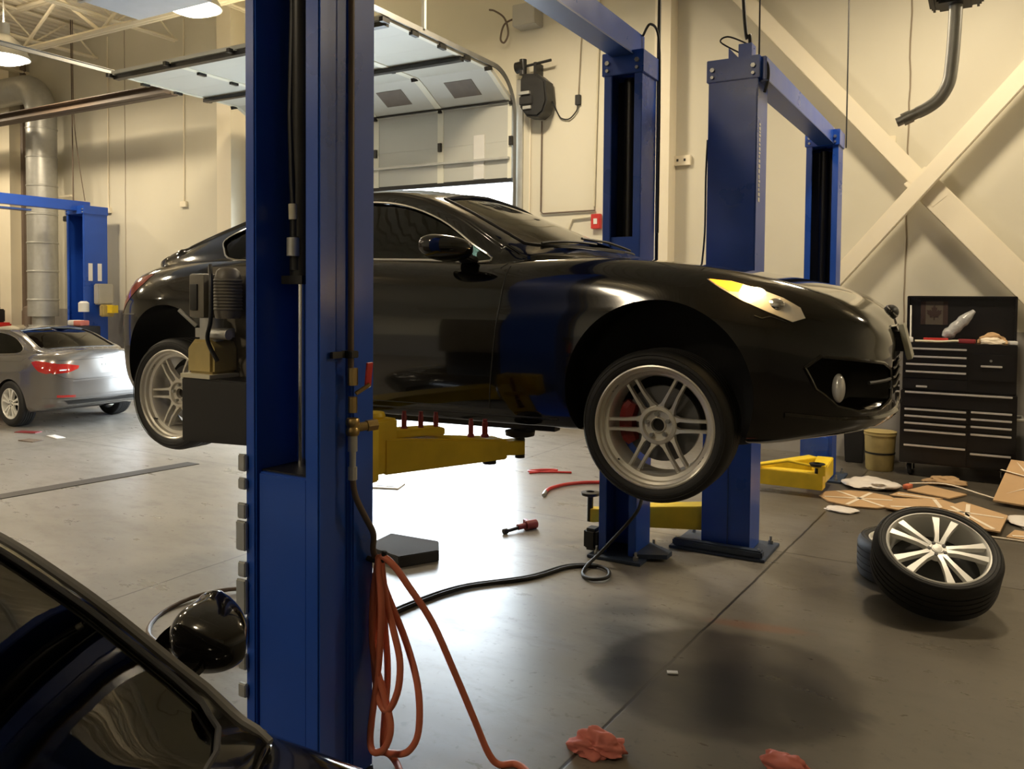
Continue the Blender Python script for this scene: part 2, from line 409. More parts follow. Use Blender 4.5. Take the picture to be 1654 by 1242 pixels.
for i, u in enumerate((-19.5, -17.2, -14.9, -12.6, -10.3, -8.0, -4.0, 0.0, 4.0)):
    truss('ceiling_joist_across.%03d' % i, (u, VF, 6.25), (u, VB, 6.25), .48, 16, .024)
mb = MB(); mb.bb(-21, -11.02, 8.35, 8.60, 4.84, 4.855); mb.bb(-21, -11.02, 8.35, 8.60, 4.97, 4.985); mb.bb(-21, -11.02, 8.46, 8.48, 4.84, 4.98)
o = mb.build('hanging_rail', M['brown']); tag(o, 'brown steel I-beam rail running under the roof at upper left', 'rail')

# high bay lamps
def bay(i, p):
    lab = {0: 'large bright high bay lamp cut by the left edge of the photo', 1: 'high bay lamp glowing behind the raised door panel'}.get(i)
    t = thing('high_bay_lamp', lab or 'warm high bay lamp hanging under the roof out of view', 'ceiling lamp', p, 0, 'high bay lamps under the roof')
    mb = MB(); mb.lathe([(.10, .36), (.13, .34), (.24, .24), (.35, .07), (.38, 0), (.365, 0), (.335, .07), (.23, .225), (.10, .30)], n=28); mb.build('reflector', M['galv'], t, local=True)
    mb = MB(); mb.lathe([(.001, -.10), (.16, -.085), (.28, -.04), (.34, .03), (.34, .045), (.001, .04)], n=28); mb.build('diffuser', M['lamp_on'], t, local=True)
    mb = MB().cyl((0, 0, .32), (0, 0, .54), .09, 16); mb.build('ballast_housing', M['greybox'], t, local=True)
    mb = MB().cyl((0, 0, .5), (0, 0, ZC - p[2] + .0), .012, 8); mb.build('suspension_rod', M['galv'], t, local=True)
    L = bpy.data.lights.new('high_bay_light', 'AREA'); L.shape = 'DISK'; L.size = .5; L.energy = LAMP_W; L.color = LAMP_COL
    lo = bpy.data.objects.new('high_bay_light', L); COL.objects.link(lo); lo.location = (p[0], p[1], p[2] - .13)
    L2 = bpy.data.lights.new('lamp_uplight', 'AREA'); L2.shape = 'DISK'; L2.size = .3; L2.energy = LAMP_W * .14; L2.color = LAMP_COL  # extra upward light added to brighten the ceiling
    l2 = bpy.data.objects.new('lamp_uplight', L2); COL.objects.link(l2); l2.location = (p[0], p[1], p[2] + .56); l2.rotation_euler = (math.pi, 0, 0)
for i, p in enumerate(LAMPS): bay(i, p)

# ---------------------------------------------------------------- overhead sectional door
M['door'] = mat('grey_white_door_skin', (.52, .525, .48), .42, var=.05, scale=2)
M['stile'] = mat('pale_door_stile', (.74, .73, .62), .45, var=.05)
M['door_out'] = mat('translucent_door_panel', (.62, .64, .60), .42, var=.05, scale=2)
door = thing('sectional_door', 'pale sectional garage door rolled most of the way up', 'garage door', (-7.95, VB, 3.4))
Y0 = VB - .07; ZA, ZB = 4.40, 4.72; YB = Y0 - .58; Z2 = 4.74; ZLOW = 3.36
PATH = [(Y0, ZLOW), (Y0, ZA), (YB, ZB), (YB - .06, Z2), (YB - 2.2, Z2)]
def dpath(s):
    """distance s up from the door's lower edge -> (V, z, tangent angle from vertical)"""
    for (a, b_) in zip(PATH, PATH[1:]):
        L = math.hypot(b_[0]-a[0], b_[1]-a[1])
        if s <= L or b_ is PATH[-1]:
            t = s / L; return a[0] + (b_[0]-a[0])*t, a[1] + (b_[1]-a[1])*t, math.atan2(a[0]-b_[0], b_[1]-a[1])
        s -= L
def dpt(u, s, off=0.0):
    v, z, a = dpath(s); return Vector((u, v - off * math.cos(a), z - off * math.sin(a)))
LA_ = ZA - ZLOW; LB_ = math.hypot(Y0-YB, ZB-ZA) + math.hypot(.06, Z2-ZB)
hs = [0, .50, LA_, LA_ + LB_, LA_ + LB_ + .53, LA_ + LB_ + 1.06, LA_ + LB_ + 1.6, LA_ + LB_ + 2.12]
L_, R_ = D0 + .02, D1 - .02
for k in range(len(hs) - 1):
    a, b_ = hs[k] + .0008, hs[k+1] - .0008
    mb = MB()
    n = 4
    for q in range(n):
        s0, s1 = a + (b_-a)*q/n, a + (b_-a)*(q+1)/n
        mb.prism([dpt(L_, s0, 0), dpt(L_, s1, 0), dpt(L_, s1, .045), dpt(L_, s0, .045)], (R_ - L_, 0, 0))
    if k == 2:
        pass
    p = mb.build('panel', M['door'], door, smooth=False)
    for j in range(5):
        u = L_ + (R_ - L_) * j / 4; wd = .05 if 0 < j < 4 else .06
        u0, u1 = max(L_, u - wd), min(R_, u + wd)
        sb = MB()
        for q in range(n):
            s0, s1 = a + (b_-a)*q/n, a + (b_-a)*(q+1)/n
            sb.prism([dpt(u0, s0, .045), dpt(u0, s1, .045), dpt(u0, s1, .056), dpt(u0, s0, .056)], (u1-u0, 0, 0))
        sb.build('stile', M['stile'], p, smooth=False)
        hb = MB(); c = dpt(u, hs[k+1], .065); hb.box(c, (.05, .05, .12), (-math.degrees(dpath(hs[k+1])[2]), 0, 0)); hb.build('hinge', M['grease'], p)
    if k in (0, 1, 4, 6):
        s = {0: .27, 1: LA_ - .012, 4: LA_ + LB_ + .60, 6: LA_ + LB_ + 2.06}[k]
        sb = MB(); v, z, a2 = dpath(s); th = {0: .03, 1: .018}.get(k, .08)
        sb.box(dpt((L_+R_)/2, s, .085), (R_-L_-.04, .05, th), (-math.degrees(a2), 0, 0)); 
        sb.build('reinforcing_strut', M['galv'] if k < 1 else M['grease'], p, smooth=False)
M['vent'] = mat('brown_tinted_pane', (.12, .09, .065), .5, var=.3, scale=9)
k = 2; a, b_ = hs[2] + .006, hs[3] - .006
for j in range(4):
    cu = L_ + (R_-L_) * (j + .5) / 4; sb = MB(); s0, s1 = a + .24, b_ - .17
    sb.prism([dpt(cu - .22, s0, .044), dpt(cu - .22, s1, .044), dpt(cu - .22, s1, .050), dpt(cu - .22, s0, .050)], (.44, 0, 0))
    sb.build('vision_pane', M['vent'], door)
MB().bb(-6.22, -6.05, Y0 - .064, Y0 - .045, ZLOW + .02, ZLOW + .62).build('patch_strip', M['white'], door)  # pale upright strip on the lower door panel
MB().box(dpt((L_+R_)/2, -.02, .022), (R_-L_, .05, .06)).build('bottom_seal', M['rubber'], door)
# tracks: vertical run, curve, horizontal run
RAD = .55; Z1 = Z2 - RAD
def track(u, sgn, near):
    mb = MB(); prof = [(-.03, .0), (.03, .0), (.03, .02), (.026, .02), (.026, .004), (-.026, .004), (-.026, .02), (-.03, .02)]
    pts = [(Y0 - .02, z) for z in np.linspace(.05, Z2 - RAD, 6)] + [(Y0 - .02 - RAD*(1-math.cos(a)), Z2 - RAD + RAD*math.sin(a)) for a in np.linspace(.05, math.pi/2, 14)] + [(Y0 - .02 - RAD - s, Z2) for s in np.linspace(.1, Y0 - RAD - near, 8)]
    rings = []
    for i, (v, z) in enumerate(pts):
        j0, j1 = max(i-1, 0), min(i+1, len(pts)-1); t = Vector((0, pts[j1][0]-pts[j0][0], pts[j1][1]-pts[j0][1])).normalized(); nrm = Vector((0, t.z, -t.y))
        rings.append([mb.b.verts.new(Vector((u + sgn*q, v, z)) + nrm * p) for p, q in prof])
    for i in range(len(rings)-1):
        for j in range(len(prof)): mb.b.faces.new([rings[i][j], rings[i][(j+1) % 8], rings[i+1][(j+1) % 8], rings[i+1][j]])
    return mb
track(D1 + .02, -1, 4.2).build('track', M['track'], door); track(D0 - .02, 1, 5.0).build('track', M['track'], door)
for u in (D1 + .02,):
    MB().bb(u - .02, u + .02, 7.6, 7.64, Z2 + .02, 6.0).build('track_hanger', M['galv'], door)
# jamb angles
for u in (D1 + .05, D0 - .05):
    MB().bb(u - .05, u + .05, VB - .04, VB, 0, Z1 + .5).build('jamb_angle', M['galv'], door)
# ---------------------------------------------------------------- two-post lifts
H_LIFT = 3.36
def c_column(parent, u0, u1, v0, v1, face, h=H_LIFT, m=None, lip=.055, t=.02, name='column'):
    """C-profile column, open towards face (-1: -V, +1: +V)"""
    m = m or M['blue']
    if face < 0: P = [(u0, v0), (u0+lip, v0), (u0+lip, v0+t), (u0+t, v0+t), (u0+t, v1-t), (u1-t, v1-t), (u1-t, v0+t), (u1-lip, v0+t), (u1-lip, v0), (u1, v0), (u1, v1), (u0, v1)]
    else: P = [(u0, v1), (u0+lip, v1), (u0+lip, v1-t), (u0+t, v1-t), (u0+t, v0+t), (u1-t, v0+t), (u1-t, v1-t), (u1-lip, v1-t), (u1-lip, v1), (u1, v1), (u1, v0), (u0, v0)]
    mb = MB(); mb.prism([(a, b_, .02) for a, b_ in P], (0, 0, h - .02))
    return mb.build(name, m, parent, bev=.004)
def base_plate(parent, u0, u1, v0, v1):
    mb = MB(); mb.bb(u0, u1, v0, v1, 0, .02)
    o = mb.build('base_plate', M['base'], parent, bev=.003)
    for a in (u0 + .05, u1 - .05):
        for b_ in (v0 + .05, v1 - .05):
            k = MB(); k.cyl((a, b_, .02), (a, b_, .045), .018, 6); k.cyl((a, b_, .045), (a, b_, .075), .009, 8); k.build('anchor_bolt', M['steel'], o)
    return o
def head(parent, u0, u1, v0, v1, z, face):
    mb = MB(); mb.bb(u0 - .012, u1 + .012, v0 - .012, v1 + .012, z - .13, z + .02)
    o = mb.build('top_bracket', M['blue'], parent, bev=.004)
    vv = v0 - .014 if face < 0 else v1 + .014
    for u in (u0 + .03, u1 - .03):
        MB().cyl((u, v0 - .014, z - .05), (u, v0 - .03, z - .05), .016, 6).build('bolt', M['steel'], o)
        MB().cyl((u, v0 - .014, z - .10), (u, v0 - .03, z - .10), .012, 6).build('bolt', M['steel'], o)
    return o
def beam(parent, u, v0, v1, z0, z1, w=.13, hh=.17):
    mb = MB(); a = (w/2, hh)
    mb.prism([(u - w/2, v0, z0 - hh), (u + w/2, v0, z0 - hh), (u + w/2, v0, z0), (u - w/2, v0, z0)], (0, v1 - v0, z1 - z0))
    o = mb.build('crossbeam', M['blue'], parent, bev=.006)
    mb = MB(); mb.prism([(u - w/2 - .012, v0, z0 - hh - .01), (u + w/2 + .012, v0, z0 - hh - .01), (u + w/2 + .012, v0, z0 - hh), (u - w/2 - .012, v0, z0 - hh)], (0, v1 - v0, z1 - z0))
    mb.build('cable_tray', M['blue_dark'], o)
    return o
def arm(parent, p0, p1, h0=.13, w0=.16, h1=.09, w1=.10, ext=.25, pad=.0, name='lift_arm', m=None):
    """swing arm from p0 (pivot) to p1 (outer end of the main tube)"""
    m = m or M['yellow']; a, b_ = Vector(p0), Vector(p1); d = (b_ - a).normalized(); n = d.cross(Vector((0, 0, 1))).normalized(); up = Vector((0, 0, 1))
    mb = MB()
    def ring(c, h, w): return [c - n*w/2 - up*h/2, c + n*w/2 - up*h/2, c + n*w/2 + up*h/2, c - n*w/2 + up*h/2]
    rs = [ring(a, h0, w0), ring(b_, h1, w1)]; v = [[mb.b.verts.new(p) for p in r] for r in rs]
    mb.b.faces.new(v[0][::-1]); mb.b.faces.new(v[1])
    for j in range(4): mb.b.faces.new([v[0][j], v[0][(j+1) % 4], v[1][(j+1) % 4], v[1][j]])
    o = mb.build(name, m, parent, bev=.006)
    e = b_ + d * ext; mb = MB(); v = [[mb.b.verts.new(p) for p in r] for r in (ring(b_ - d*.02, h1*.72, w1*.72), ring(e, h1*.72, w1*.72))]
    mb.b.faces.new(v[0][::-1]); mb.b.faces.new(v[1])
    for j in range(4): mb.b.faces.new([v[0][j], v[0][(j+1) % 4], v[1][(j+1) % 4], v[1][j]])
    mb.build('arm_extension', m, o, bev=.004)
    mb = MB(); mb.cyl(e - up*.05, e + up*(pad + .02), .022, 12); mb.lathe([(.03, pad), (.065, pad + .01), (.068, pad + .03), (.03, pad + .035)], e, n=20); mb.build('lifting_pad', M['grease'], o)
    return o

# lift carrying the coupe
LA = thing('two_post_lift', 'blue two-post lift holding up the black coupe, its near column filling the middle left', 'car lift', (-2.1, 3.7, 0))
nu0, nu1, nv0, nv1 = -2.275, -1.925, 2.05, 2.335
mb = MB(); hN = 3.36
P = [(nu0, nv0), (nu0 + .05, nv0), (nu0 + .05, nv0 + .265), (nu0 + .285, nv0 + .265), (nu0 + .285, nv0), (nu1, nv0),
     (nu1, nv0 + .085), (nu1 - .022, nv0 + .09), (nu1 - .022, nv0 + .165), (nu1, nv0 + .17), (nu1, nv1), (nu0, nv1)]
mb.prism([(a, b_, .02) for a, b_ in P], (0, 0, hN - .02))
colN = mb.build('near_column', M['blue'], LA, bev=.006); colN['label'] = 'near blue column with recessed cylinder'
mb = MB(); mb.prism([(nu0 + .052, nv0 + .012, .02), (nu0 + .283, nv0 + .012, .02), (nu0 + .283, nv0 + .26, .02), (nu0 + .052, nv0 + .26, .02)], (0, 0, 1.105))
mb.build('carriage_cover', M['blue'], colN, bev=.006)
mb = MB(); mb.cyl((-2.150, 2.20, 1.10), (-2.150, 2.20, 1.80), .017, 20); mb.build('cylinder_rod', M['chrome'], colN)
mb = MB(); mb.cyl((-2.150, 2.20, 1.80), (-2.150, 2.20, 3.3), .042, 24); mb.bb(-2.20, -2.10, 2.15, 2.25, 1.79, 1.82); mb.build('hydraulic_cylinder', M['grease'], colN)
mb = MB(); mb.cyl((-2.10, 2.21, 1.125), (-2.10, 2.21, 3.3), .010, 10); mb.build('lifting_chain', M['grease'], colN)
mb = MB(); mb.cyl((-2.150, 2.172, 1.84), (-2.150, 2.172, 1.96), .022, 14); mb.cyl((-2.15, 2.165, 1.96), (-2.15, 2.165, 2.02), .015, 12)
mb.tube([(-2.15, 2.165, 2.0), (-2.152, 2.155, 2.15), (-2.165, 2.16, 2.4), (-2.16, 2.17, 2.9)], .011, 8); mb.build('cylinder_hose', M['dark'], colN)
MB().cyl((-2.150, 2.160, 2.02), (-2.1502, 2.158, 2.075), .0165, 14).build('hose_label', M['label'], colN)
MB().cyl((-2.150, 2.160, 1.89), (-2.150, 2.160, 1.955), .024, 14).build('hose_label', M['galv'], colN)
MB().bb(nu0 + .052, nu0 + .283, nv0 + .03, nv0 + .25, 1.126, 1.131).build('cover_plate', M['dark'], colN)
base_plate(LA, -2.5, nu1 + .002, nv0 - .1, nv1 + .002)
# grey latch ladder down the outer side
for k, (za, zb, w_) in enumerate([(1.185, 1.125, .018), (1.10, 1.06, .018), (1.01, .955, .022), (.945, .84, .03), (.80, .745, .02), (.735, .61, .03), (.60, .50, .022), (.47, .41, .018), (.36, .31, .02)]):
    MB().bb(nu0 - w_ - .002, nu0 + .016, 2.032, 2.049, zb, za).build('latch_tooth', M['galv'], colN, bev=.004)
mb = MB(); mb.tube([(-2.286, 2.10, .25), (-2.286, 2.10, 2.05)], .010, 8); mb.build('latch_bar', M['blue_dark'], colN)
# power unit hung on the outer side
pu = MB(); pu.bb(-2.70, -2.30, 2.24, 2.30, 1.42, 1.86); pu_o = pu.build('power_unit_bracket', M['unit'], LA, bev=.004)
mb = MB(); mb.bb(-2.685, -2.60, 2.14, 2.24, 1.66, 1.83, .01); mb.build('switch_box', M['unit'], pu_o)
mb = MB(); mb.bb(-2.672, -2.632, 2.134, 2.14, 1.69, 1.79, .002); mb.build('switch_cover', M['dark'], pu_o)
mb = MB(); mb.lathe([(.001, 0), (.046, 0), (.05, .02), (.05, .15), (.042, .18), (.03, .19), (.001, .19)], (-2.50, 2.17, 1.66), n=24, closed=False)
for k in range(10): mb.lathe([(.05, .03+.012*k), (.054, .034+.012*k), (.054, .037+.012*k), (.05, .041+.012*k)], (-2.50, 2.17, 1.66), n=24)
mb.build('motor', M['unit'], pu_o)
mb = MB(); mb.cyl((-2.60, 2.18, 1.57), (-2.60, 2.18, 1.66), .045, 16); mb.cyl((-2.56, 2.14, 1.60), (-2.46, 2.14, 1.60), .02, 12); mb.cyl((-2.63, 2.13, 1.63), (-2.69, 2.1, 1.69), .008, 8); mb.bb(-2.66, -2.52, 2.15, 2.22, 1.585, 1.62); mb.build('pump_valve_block', M['galv'], pu_o)
mb = MB(); mb.tube(smoothpts([(-2.55, 2.13, 1.86), (-2.51, 2.1, 1.80), (-2.50, 2.09, 1.66), (-2.53, 2.1, 1.58), (-2.50, 2.12, 1.5)], 6), .008, 8); mb.build('power_unit_cable', M['dark'], pu_o)
mb = MB(); prof = [(-2.675, 1.445), (-2.53, 1.445), (-2.53, 1.545), (-2.555, 1.578), (-2.64, 1.578), (-2.675, 1.545)]
mb.prism([(a, 2.12, z) for a, z in prof], (0, .13, 0)); mb.build('reservoir', M['reservoir'], pu_o, bev=.012)
mb = MB(); mb.bb(-2.685, -2.52, 2.10, 2.26, 1.432, 1.447); mb.build('reservoir_tray', M['label'], pu_o)
mb = MB(); mb.prism([(-2.68, 2.10, 1.185), (-2.32, 2.10, 1.20), (-2.32, 2.10, 1.432), (-2.68, 2.10, 1.432)], (0, .16, 0)); mb.build('guard_box', M['dark'], pu_o, bev=.006)
# air line with fittings on the inner side
al = MB(); al.cyl((-1.905, 2.185, 1.50), (-1.905, 2.185, 3.2), .011, 12); al_o = al.build('air_pipe', M['brown'], LA)
MB().bb(-1.935, -1.885, 2.165, 2.205, 1.535, 1.56).build('pipe_clamp', M['dark'], al_o, bev=.003)
MB().box((-1.915, 2.13, 1.548), (.012, .06, .022)).build('pipe_clamp', M['dark'], al_o)
mb = MB(); mb.cyl((-1.900, 2.19, 1.44), (-1.900, 2.19, 1.50), .018, 8); mb.cyl((-1.900, 2.19, 1.345), (-1.900, 2.19, 1.40), .016, 8); mb.build('brass_fitting', M['brass'], al_o)
mb = MB(); mb.lathe([(.02, 0), (.024, .008), (.024, .02), (.019, .03), (.024, .04), (.024, .055), (.02, .06)], (-1.900, 2.19, 1.265), n=14); mb.cyl((-1.900, 2.19, 1.29), (-1.875, 2.235, 1.295), .016, 10); mb.cyl((-1.875, 2.235, 1.295), (-1.86, 2.27, 1.297), .021, 6); mb.build('tee_fitting', M['brass'], al_o)
mb = MB(); mb.cyl((-1.900, 2.19, 1.21), (-1.900, 2.19, 1.275), .017, 12); mb.cyl((-1.900, 2.19, 1.11), (-1.900, 2.19, 1.155), .016, 8); mb.cyl((-1.900, 2.19, 1.15), (-1.900, 2.19, 1.215), .012, 10); mb.build('regulator', M['galv'], al_o)
mb = MB(); mb.cyl((-1.895, 2.20, 1.41), (-1.87, 2.245, 1.44), .008, 8); mb.build('shutoff_valve', M['brass'], al_o)
MB().box((-1.875, 2.245, 1.475), (.008, .03, .085), (0, 6, 0), .003).build('valve_handle', M['red'], al_o)
mb = MB(); mb.tube(smoothpts([(-1.900, 2.19, 1.115), (-1.895, 2.20, 1.05), (-1.885, 2.24, .97), (-1.885, 2.285, .90), (-1.89, 2.29, .84), (-1.90, 2.32, .79)], 8), .011, 10); mb.build('air_whip_hose', M['brown'], al_o)
# hook that carries the hose coil
mb = MB(); mb.tube(smoothpts([(-1.925, 2.30, .80), (-1.885, 2.305, .795), (-1.86, 2.305, .80), (-1.85, 2.305, .835)], 5), .010, 8); mb.build('hose_hook', M['dark'], LA)
# near arm and its carriage post
ca = MB(); ca.bb(-2.24, -2.0, nv1 + .002, 2.46, 1.04, 1.26); ca_o = ca.build('carriage', M['yellow'], LA, bev=.006)
mb = MB(); mb.prism([(-2.20, 2.47, 1.05), (-2.06, 2.44, 1.05), (-2.02, 2.60, 1.05), (-2.16, 2.63, 1.05)], (0, 0, .215)); mb.build('pivot_block', M['yellow'], ca_o, bev=.008)
mb = MB(); mb.lathe([(.001, 0), (.045, 0), (.05, .01), (.045, .025), (.001, .03)], (-2.10, 2.54, 1.265), n=20, closed=False); mb.build('pivot_pin', M['yellow'], ca_o)
AP0, AP1 = Vector((-2.10, 2.57, 1.118)), Vector((-1.83, 3.08, 1.093))
A1 = arm(LA, AP0, AP1, .145, .15, .085, .12, .10, .04)
mb = MB(); mb.prism([(-2.15, 2.60, 1.185), (-2.05, 2.56, 1.185), (-1.93, 2.80, 1.178), (-2.02, 2.84, 1.178)], (0, 0, .03)); mb.build('arm_gusset', M['yellow'], A1, bev=.004)
MB().cyl((-1.85, 3.02, 1.03), (-1.85, 3.02, 1.05), .03, 12).build('arm_stop_bolt', M['grease'], A1)
arm(LA, (-2.2, 2.60, 1.11), (-3.1, 3.35, 1.055), .16, .15, .12, .13, .16, .06)
# far column
fu0, fu1, fv0, fv1 = -2.265, -1.995, 5.13, 5.40
cF = c_column(LA, fu0, fu1, fv0, fv1, -1, name='far_column')
base_plate(LA, -2.30, -1.92, 5.02, 5.46)
MB().bb(fu0 + .03, fu1 - .03, fv0 + .02, fv1 - .03, .9, 2.16).build('carriage', M['blue'], cF, bev=.006)
MB().cyl((-2.13, 5.27, 2.16), (-2.13, 5.27, 3.3), .04, 18).build('hydraulic_cylinder', M['grease'], cF)
MB().bb(-2.24, -2.02, 5.32, 5.37, 2.16, 3.3).build('guide_lining', M['dark'], cF)
head(LA, fu0, fu1, fv0, fv1, H_LIFT, -1)
MB().prism([(-2.0, 5.1, .02), (-1.80, 5.2, .02), (-1.80, 5.3, .02), (-2.0, 5.42, .02)], (0, 0, .03)).build('floor_wedge', M['base'], LA)
beam(LA, -2.13, 2.1, 5.35, H_LIFT + .17, H_LIFT + .17)
arm(LA, (-2.1, 5.08, 1.10), (-1.7, 4.5, 1.05), .15, .15, .11, .12, .14, .06)
arm(LA, (-2.2, 5.08, 1.10), (-3.1, 4.55, 1.05), .15, .15, .11, .12, .14, .06)
mb = MB(); mb.tube(smoothpts([(-2.06, 5.3, H_LIFT + .16), (-2.02, 5.33, H_LIFT + .24), (-1.985, 5.4, H_LIFT + .16), (-1.98, 5.42, 3.1), (-1.98, 5.42, 2.2)], 6), .009, 8); mb.build('hydraulic_hose', M['dark'], LA)
MB().bb(-2.37, -2.27, 5.1, 5.22, .02, .17).build('release_pedal', M['dark'], LA, bev=.02)

# empty lift beside it
LB = thing('two_post_lift', 'blue two-post lift standing empty with its arms lowered behind the coupe nose', 'car lift', (-1.5, 7.0, 0))
bu0, bu1, bv0, bv1 = -1.70, -1.365, 5.62, 5.90
cB = c_column(LB, bu0, bu1, bv0, bv1, 1, H_LIFT, name='near_column')
MB().bb(bu0 + .022, bu1 - .005, bv0 - .008, bv0, 1.2, H_LIFT - .20).build('cover_plate', M['blue'], cB, bev=.003)
MB().bb(bu0 + .18, bu0 + .186, bv0 - .006, bv0 + .002, .05, 1.15).build('panel_seam', M['blue_dark'], cB)
bp = base_plate(LB, -1.90, -1.24, 5.52, 5.98)
mb = MB(); mb.prism([(-1.88, 5.53, .02), (-1.26, 5.53, .02), (-1.26, 5.60, .02), (-1.88, 5.60, .02)], (0, 0, .05)); mb.build('base_flange', M['base'], bp, bev=.01)
head(LB, bu0, bu1, bv0, bv1, H_LIFT, -1)
mb = MB(); mb.prism([(bu0 + .12, bv0 + .05, H_LIFT + .02), (bu0 + .20, bv0 + .05, H_LIFT + .02), (bu0 + .12, bv0 + .05, H_LIFT + .11)], (0, .02, 0)); mb.bb(bu0 + .19, bu0 + .28, bv0 + .04, bv0 + .15, H_LIFT + .02, H_LIFT + .12); mb.build('pulley_bracket', M['blue'], LB)
mb = MB(); mb.tube(smoothpts([(bu0 + .18, bv0 + .1, H_LIFT + .08), (bu0 + .05, bv0 + .1, H_LIFT + .17), (bu0 + .10, bv0 + .1, H_LIFT + .20), (bu0 + .22, bv0 + .1, H_LIFT + .14), (bu0 + .28, bv0 + .1, H_LIFT + .09)], 6), .006, 6); mb.build('cable_loop', M['dark'], LB)
mb = MB(); mb.tube(smoothpts([(bu1 - .03, bv0 + .1, H_LIFT + .03), (bu1 + .04, bv0 + .06, H_LIFT - .02), (bu1 + .055, bv0 + .05, H_LIFT - .12), (bu1 + .03, bv0 + .06, H_LIFT - .22)], 6), .010, 8); mb.build('hydraulic_hose', M['dark'], LB)
mb = MB(); mb.tube(smoothpts([(bu0 - .01, bv0 + .03, 2.85), (bu0 - .018, bv0 + .03, 2.6), (bu0 - .02, bv0 + .03, 2.2), (bu0 - .045, bv0 + .03, 1.9), (bu0 - .055, bv0 + .03, 1.7), (bu0 - .02, bv0 + .03, 1.3)], 6), .007, 8); mb.build('control_cable', M['dark'], LB)
# upright lettering strip, too small to read
mb = MB(); rng = random.Random(3); z = 2.94
while z > 2.40:
    hgt = rng.uniform(.012, .03); mb.bb(bu1 + .0005, bu1 + .002, bv0 + .05, bv0 + .05 + rng.uniform(.03, .05), z - hgt, z); z -= hgt + rng.uniform(.006, .012)
mb.build('column_lettering', M['white'], cB)
cBf = c_column(LB, -1.565, -1.27, 8.40, 8.68, -1, H_LIFT, name='far_column')
base_plate(LB, -1.66, -1.17, 8.30, 8.78)
head(LB, -1.565, -1.27, 8.40, 8.68, H_LIFT, -1)
MB().cyl((-1.42, 8.55, .5), (-1.42, 8.55, 3.2), .04, 18).build('hydraulic_cylinder', M['grease'], cBf)
MB().bb(-1.54, -1.30, 8.60, 8.65, .3, 3.2).build('guide_lining', M['dark'], cBf)
MB().bb(-1.53, -1.30, 8.38, 8.62, .04, .42).build('carriage', M['blue'], cBf, bev=.006)
beam(LB, -1.385, 5.66, 8.6, H_LIFT + .02, H_LIFT + .05, .13, .16)
arm(LB, (-1.72, 5.75, .20), (-2.36, 5.44, .19), .17, .15, .13, .12, .10, .13)
arm(LB, (-1.62, 6.02, .20), (-1.80, 6.5, .19), .15, .15, .11, .12, .12, .1)
mb = MB(); mb.prism([(-2.1, 5.72, .16), (-1.75, 5.86, .16), (-1.75, 5.98, .16), (-2.1, 5.80, .16)], (0, 0, .07)); mb.build('arm_brace', M['yellow'], LB, bev=.004)
A = arm(LB, (-1.30, 8.22, .18), (-1.28, 7.75, .17), .17, .15, .13, .12, .10, .1)
B = arm(LB, (-1.40, 8.22, .18), (-1.82, 7.65, .17), .16, .14, .12, .12, .10, .1)
mb = MB(); mb.bb(-1.84, -1.22, 7.60, 7.75, .07, .21); mb.bb(-1.26, -1.20, 7.6, 7.7, .2, .29); mb.tube([(-1.80, 7.62, .23), (-1.52, 7.62, .30), (-1.24, 7.62, .27)], .014, 6); mb.build('arm_restraint', M['yellow'], LB, bev=.004)

# far left lift by the wall
LC = thing('two_post_lift', 'blue two-post lift by the far wall behind the grey sedan', 'car lift', (-14.4, 8.0, 0))
cC = c_column(LC, -14.70, -14.16, 9.05, 9.50, -1, 3.30, name='far_column')
mb = MB(); mb.prism([(-14.5, 3.0, 3.25), (-14.36, 3.0, 3.25), (-14.36, 3.0, 3.43), (-14.5, 3.0, 3.43)], (0, 6.3, 0)); mb.build('crossbeam', M['blue'], LC, bev=.006)
mb = MB(); mb.bb(-14.53, -14.33, 3.0, 8.2, 3.17, 3.20); mb.build('cable_tray', M['blue_dark'], LC)
head(LC, -14.70, -14.16, 9.05, 9.50, 3.32, -1)
base_plate(LC, -14.8, -14.06, 8.95, 9.6)
c_column(LC, -14.70, -14.16, 2.6, 3.0, 1, 3.30, name='near_column')
base_plate(LC, -14.8, -14.06, 2.5, 3.1)
MB().bb(-14.9, -14.75, 9.1, 9.25, 3.08, 3.18).build('overhead_stop_switch', M['dark'], LC, bev=.01)
for a in (9.12, 9.30): MB().bb(-14.158, -14.155, a, a + .08, 1.98, 2.30).build('white_sticker', M['white'], cC)
mb = MB(); mb.bb(-14.14, -13.98, 9.2, 9.5, 1.55, 1.93); o = mb.build('power_unit', M['greybox'], LC, bev=.02)
MB().bb(-13.98, -13.88, 9.2, 9.45, 1.33, 1.55).build('reservoir', M['reservoir'], LC, bev=.02)
MB().lathe([(.001, 0), (.09, 0), (.09, .16), (.05, .19), (.001, .19)], (-14.12, 9.0, 1.42), n=18, closed=False).build('motor', M['white'], LC)
MB().bb(-13.92, -13.74, 9.3, 9.42, 1.40, 1.54).build('yellow_tag', M['yellow'], LC)
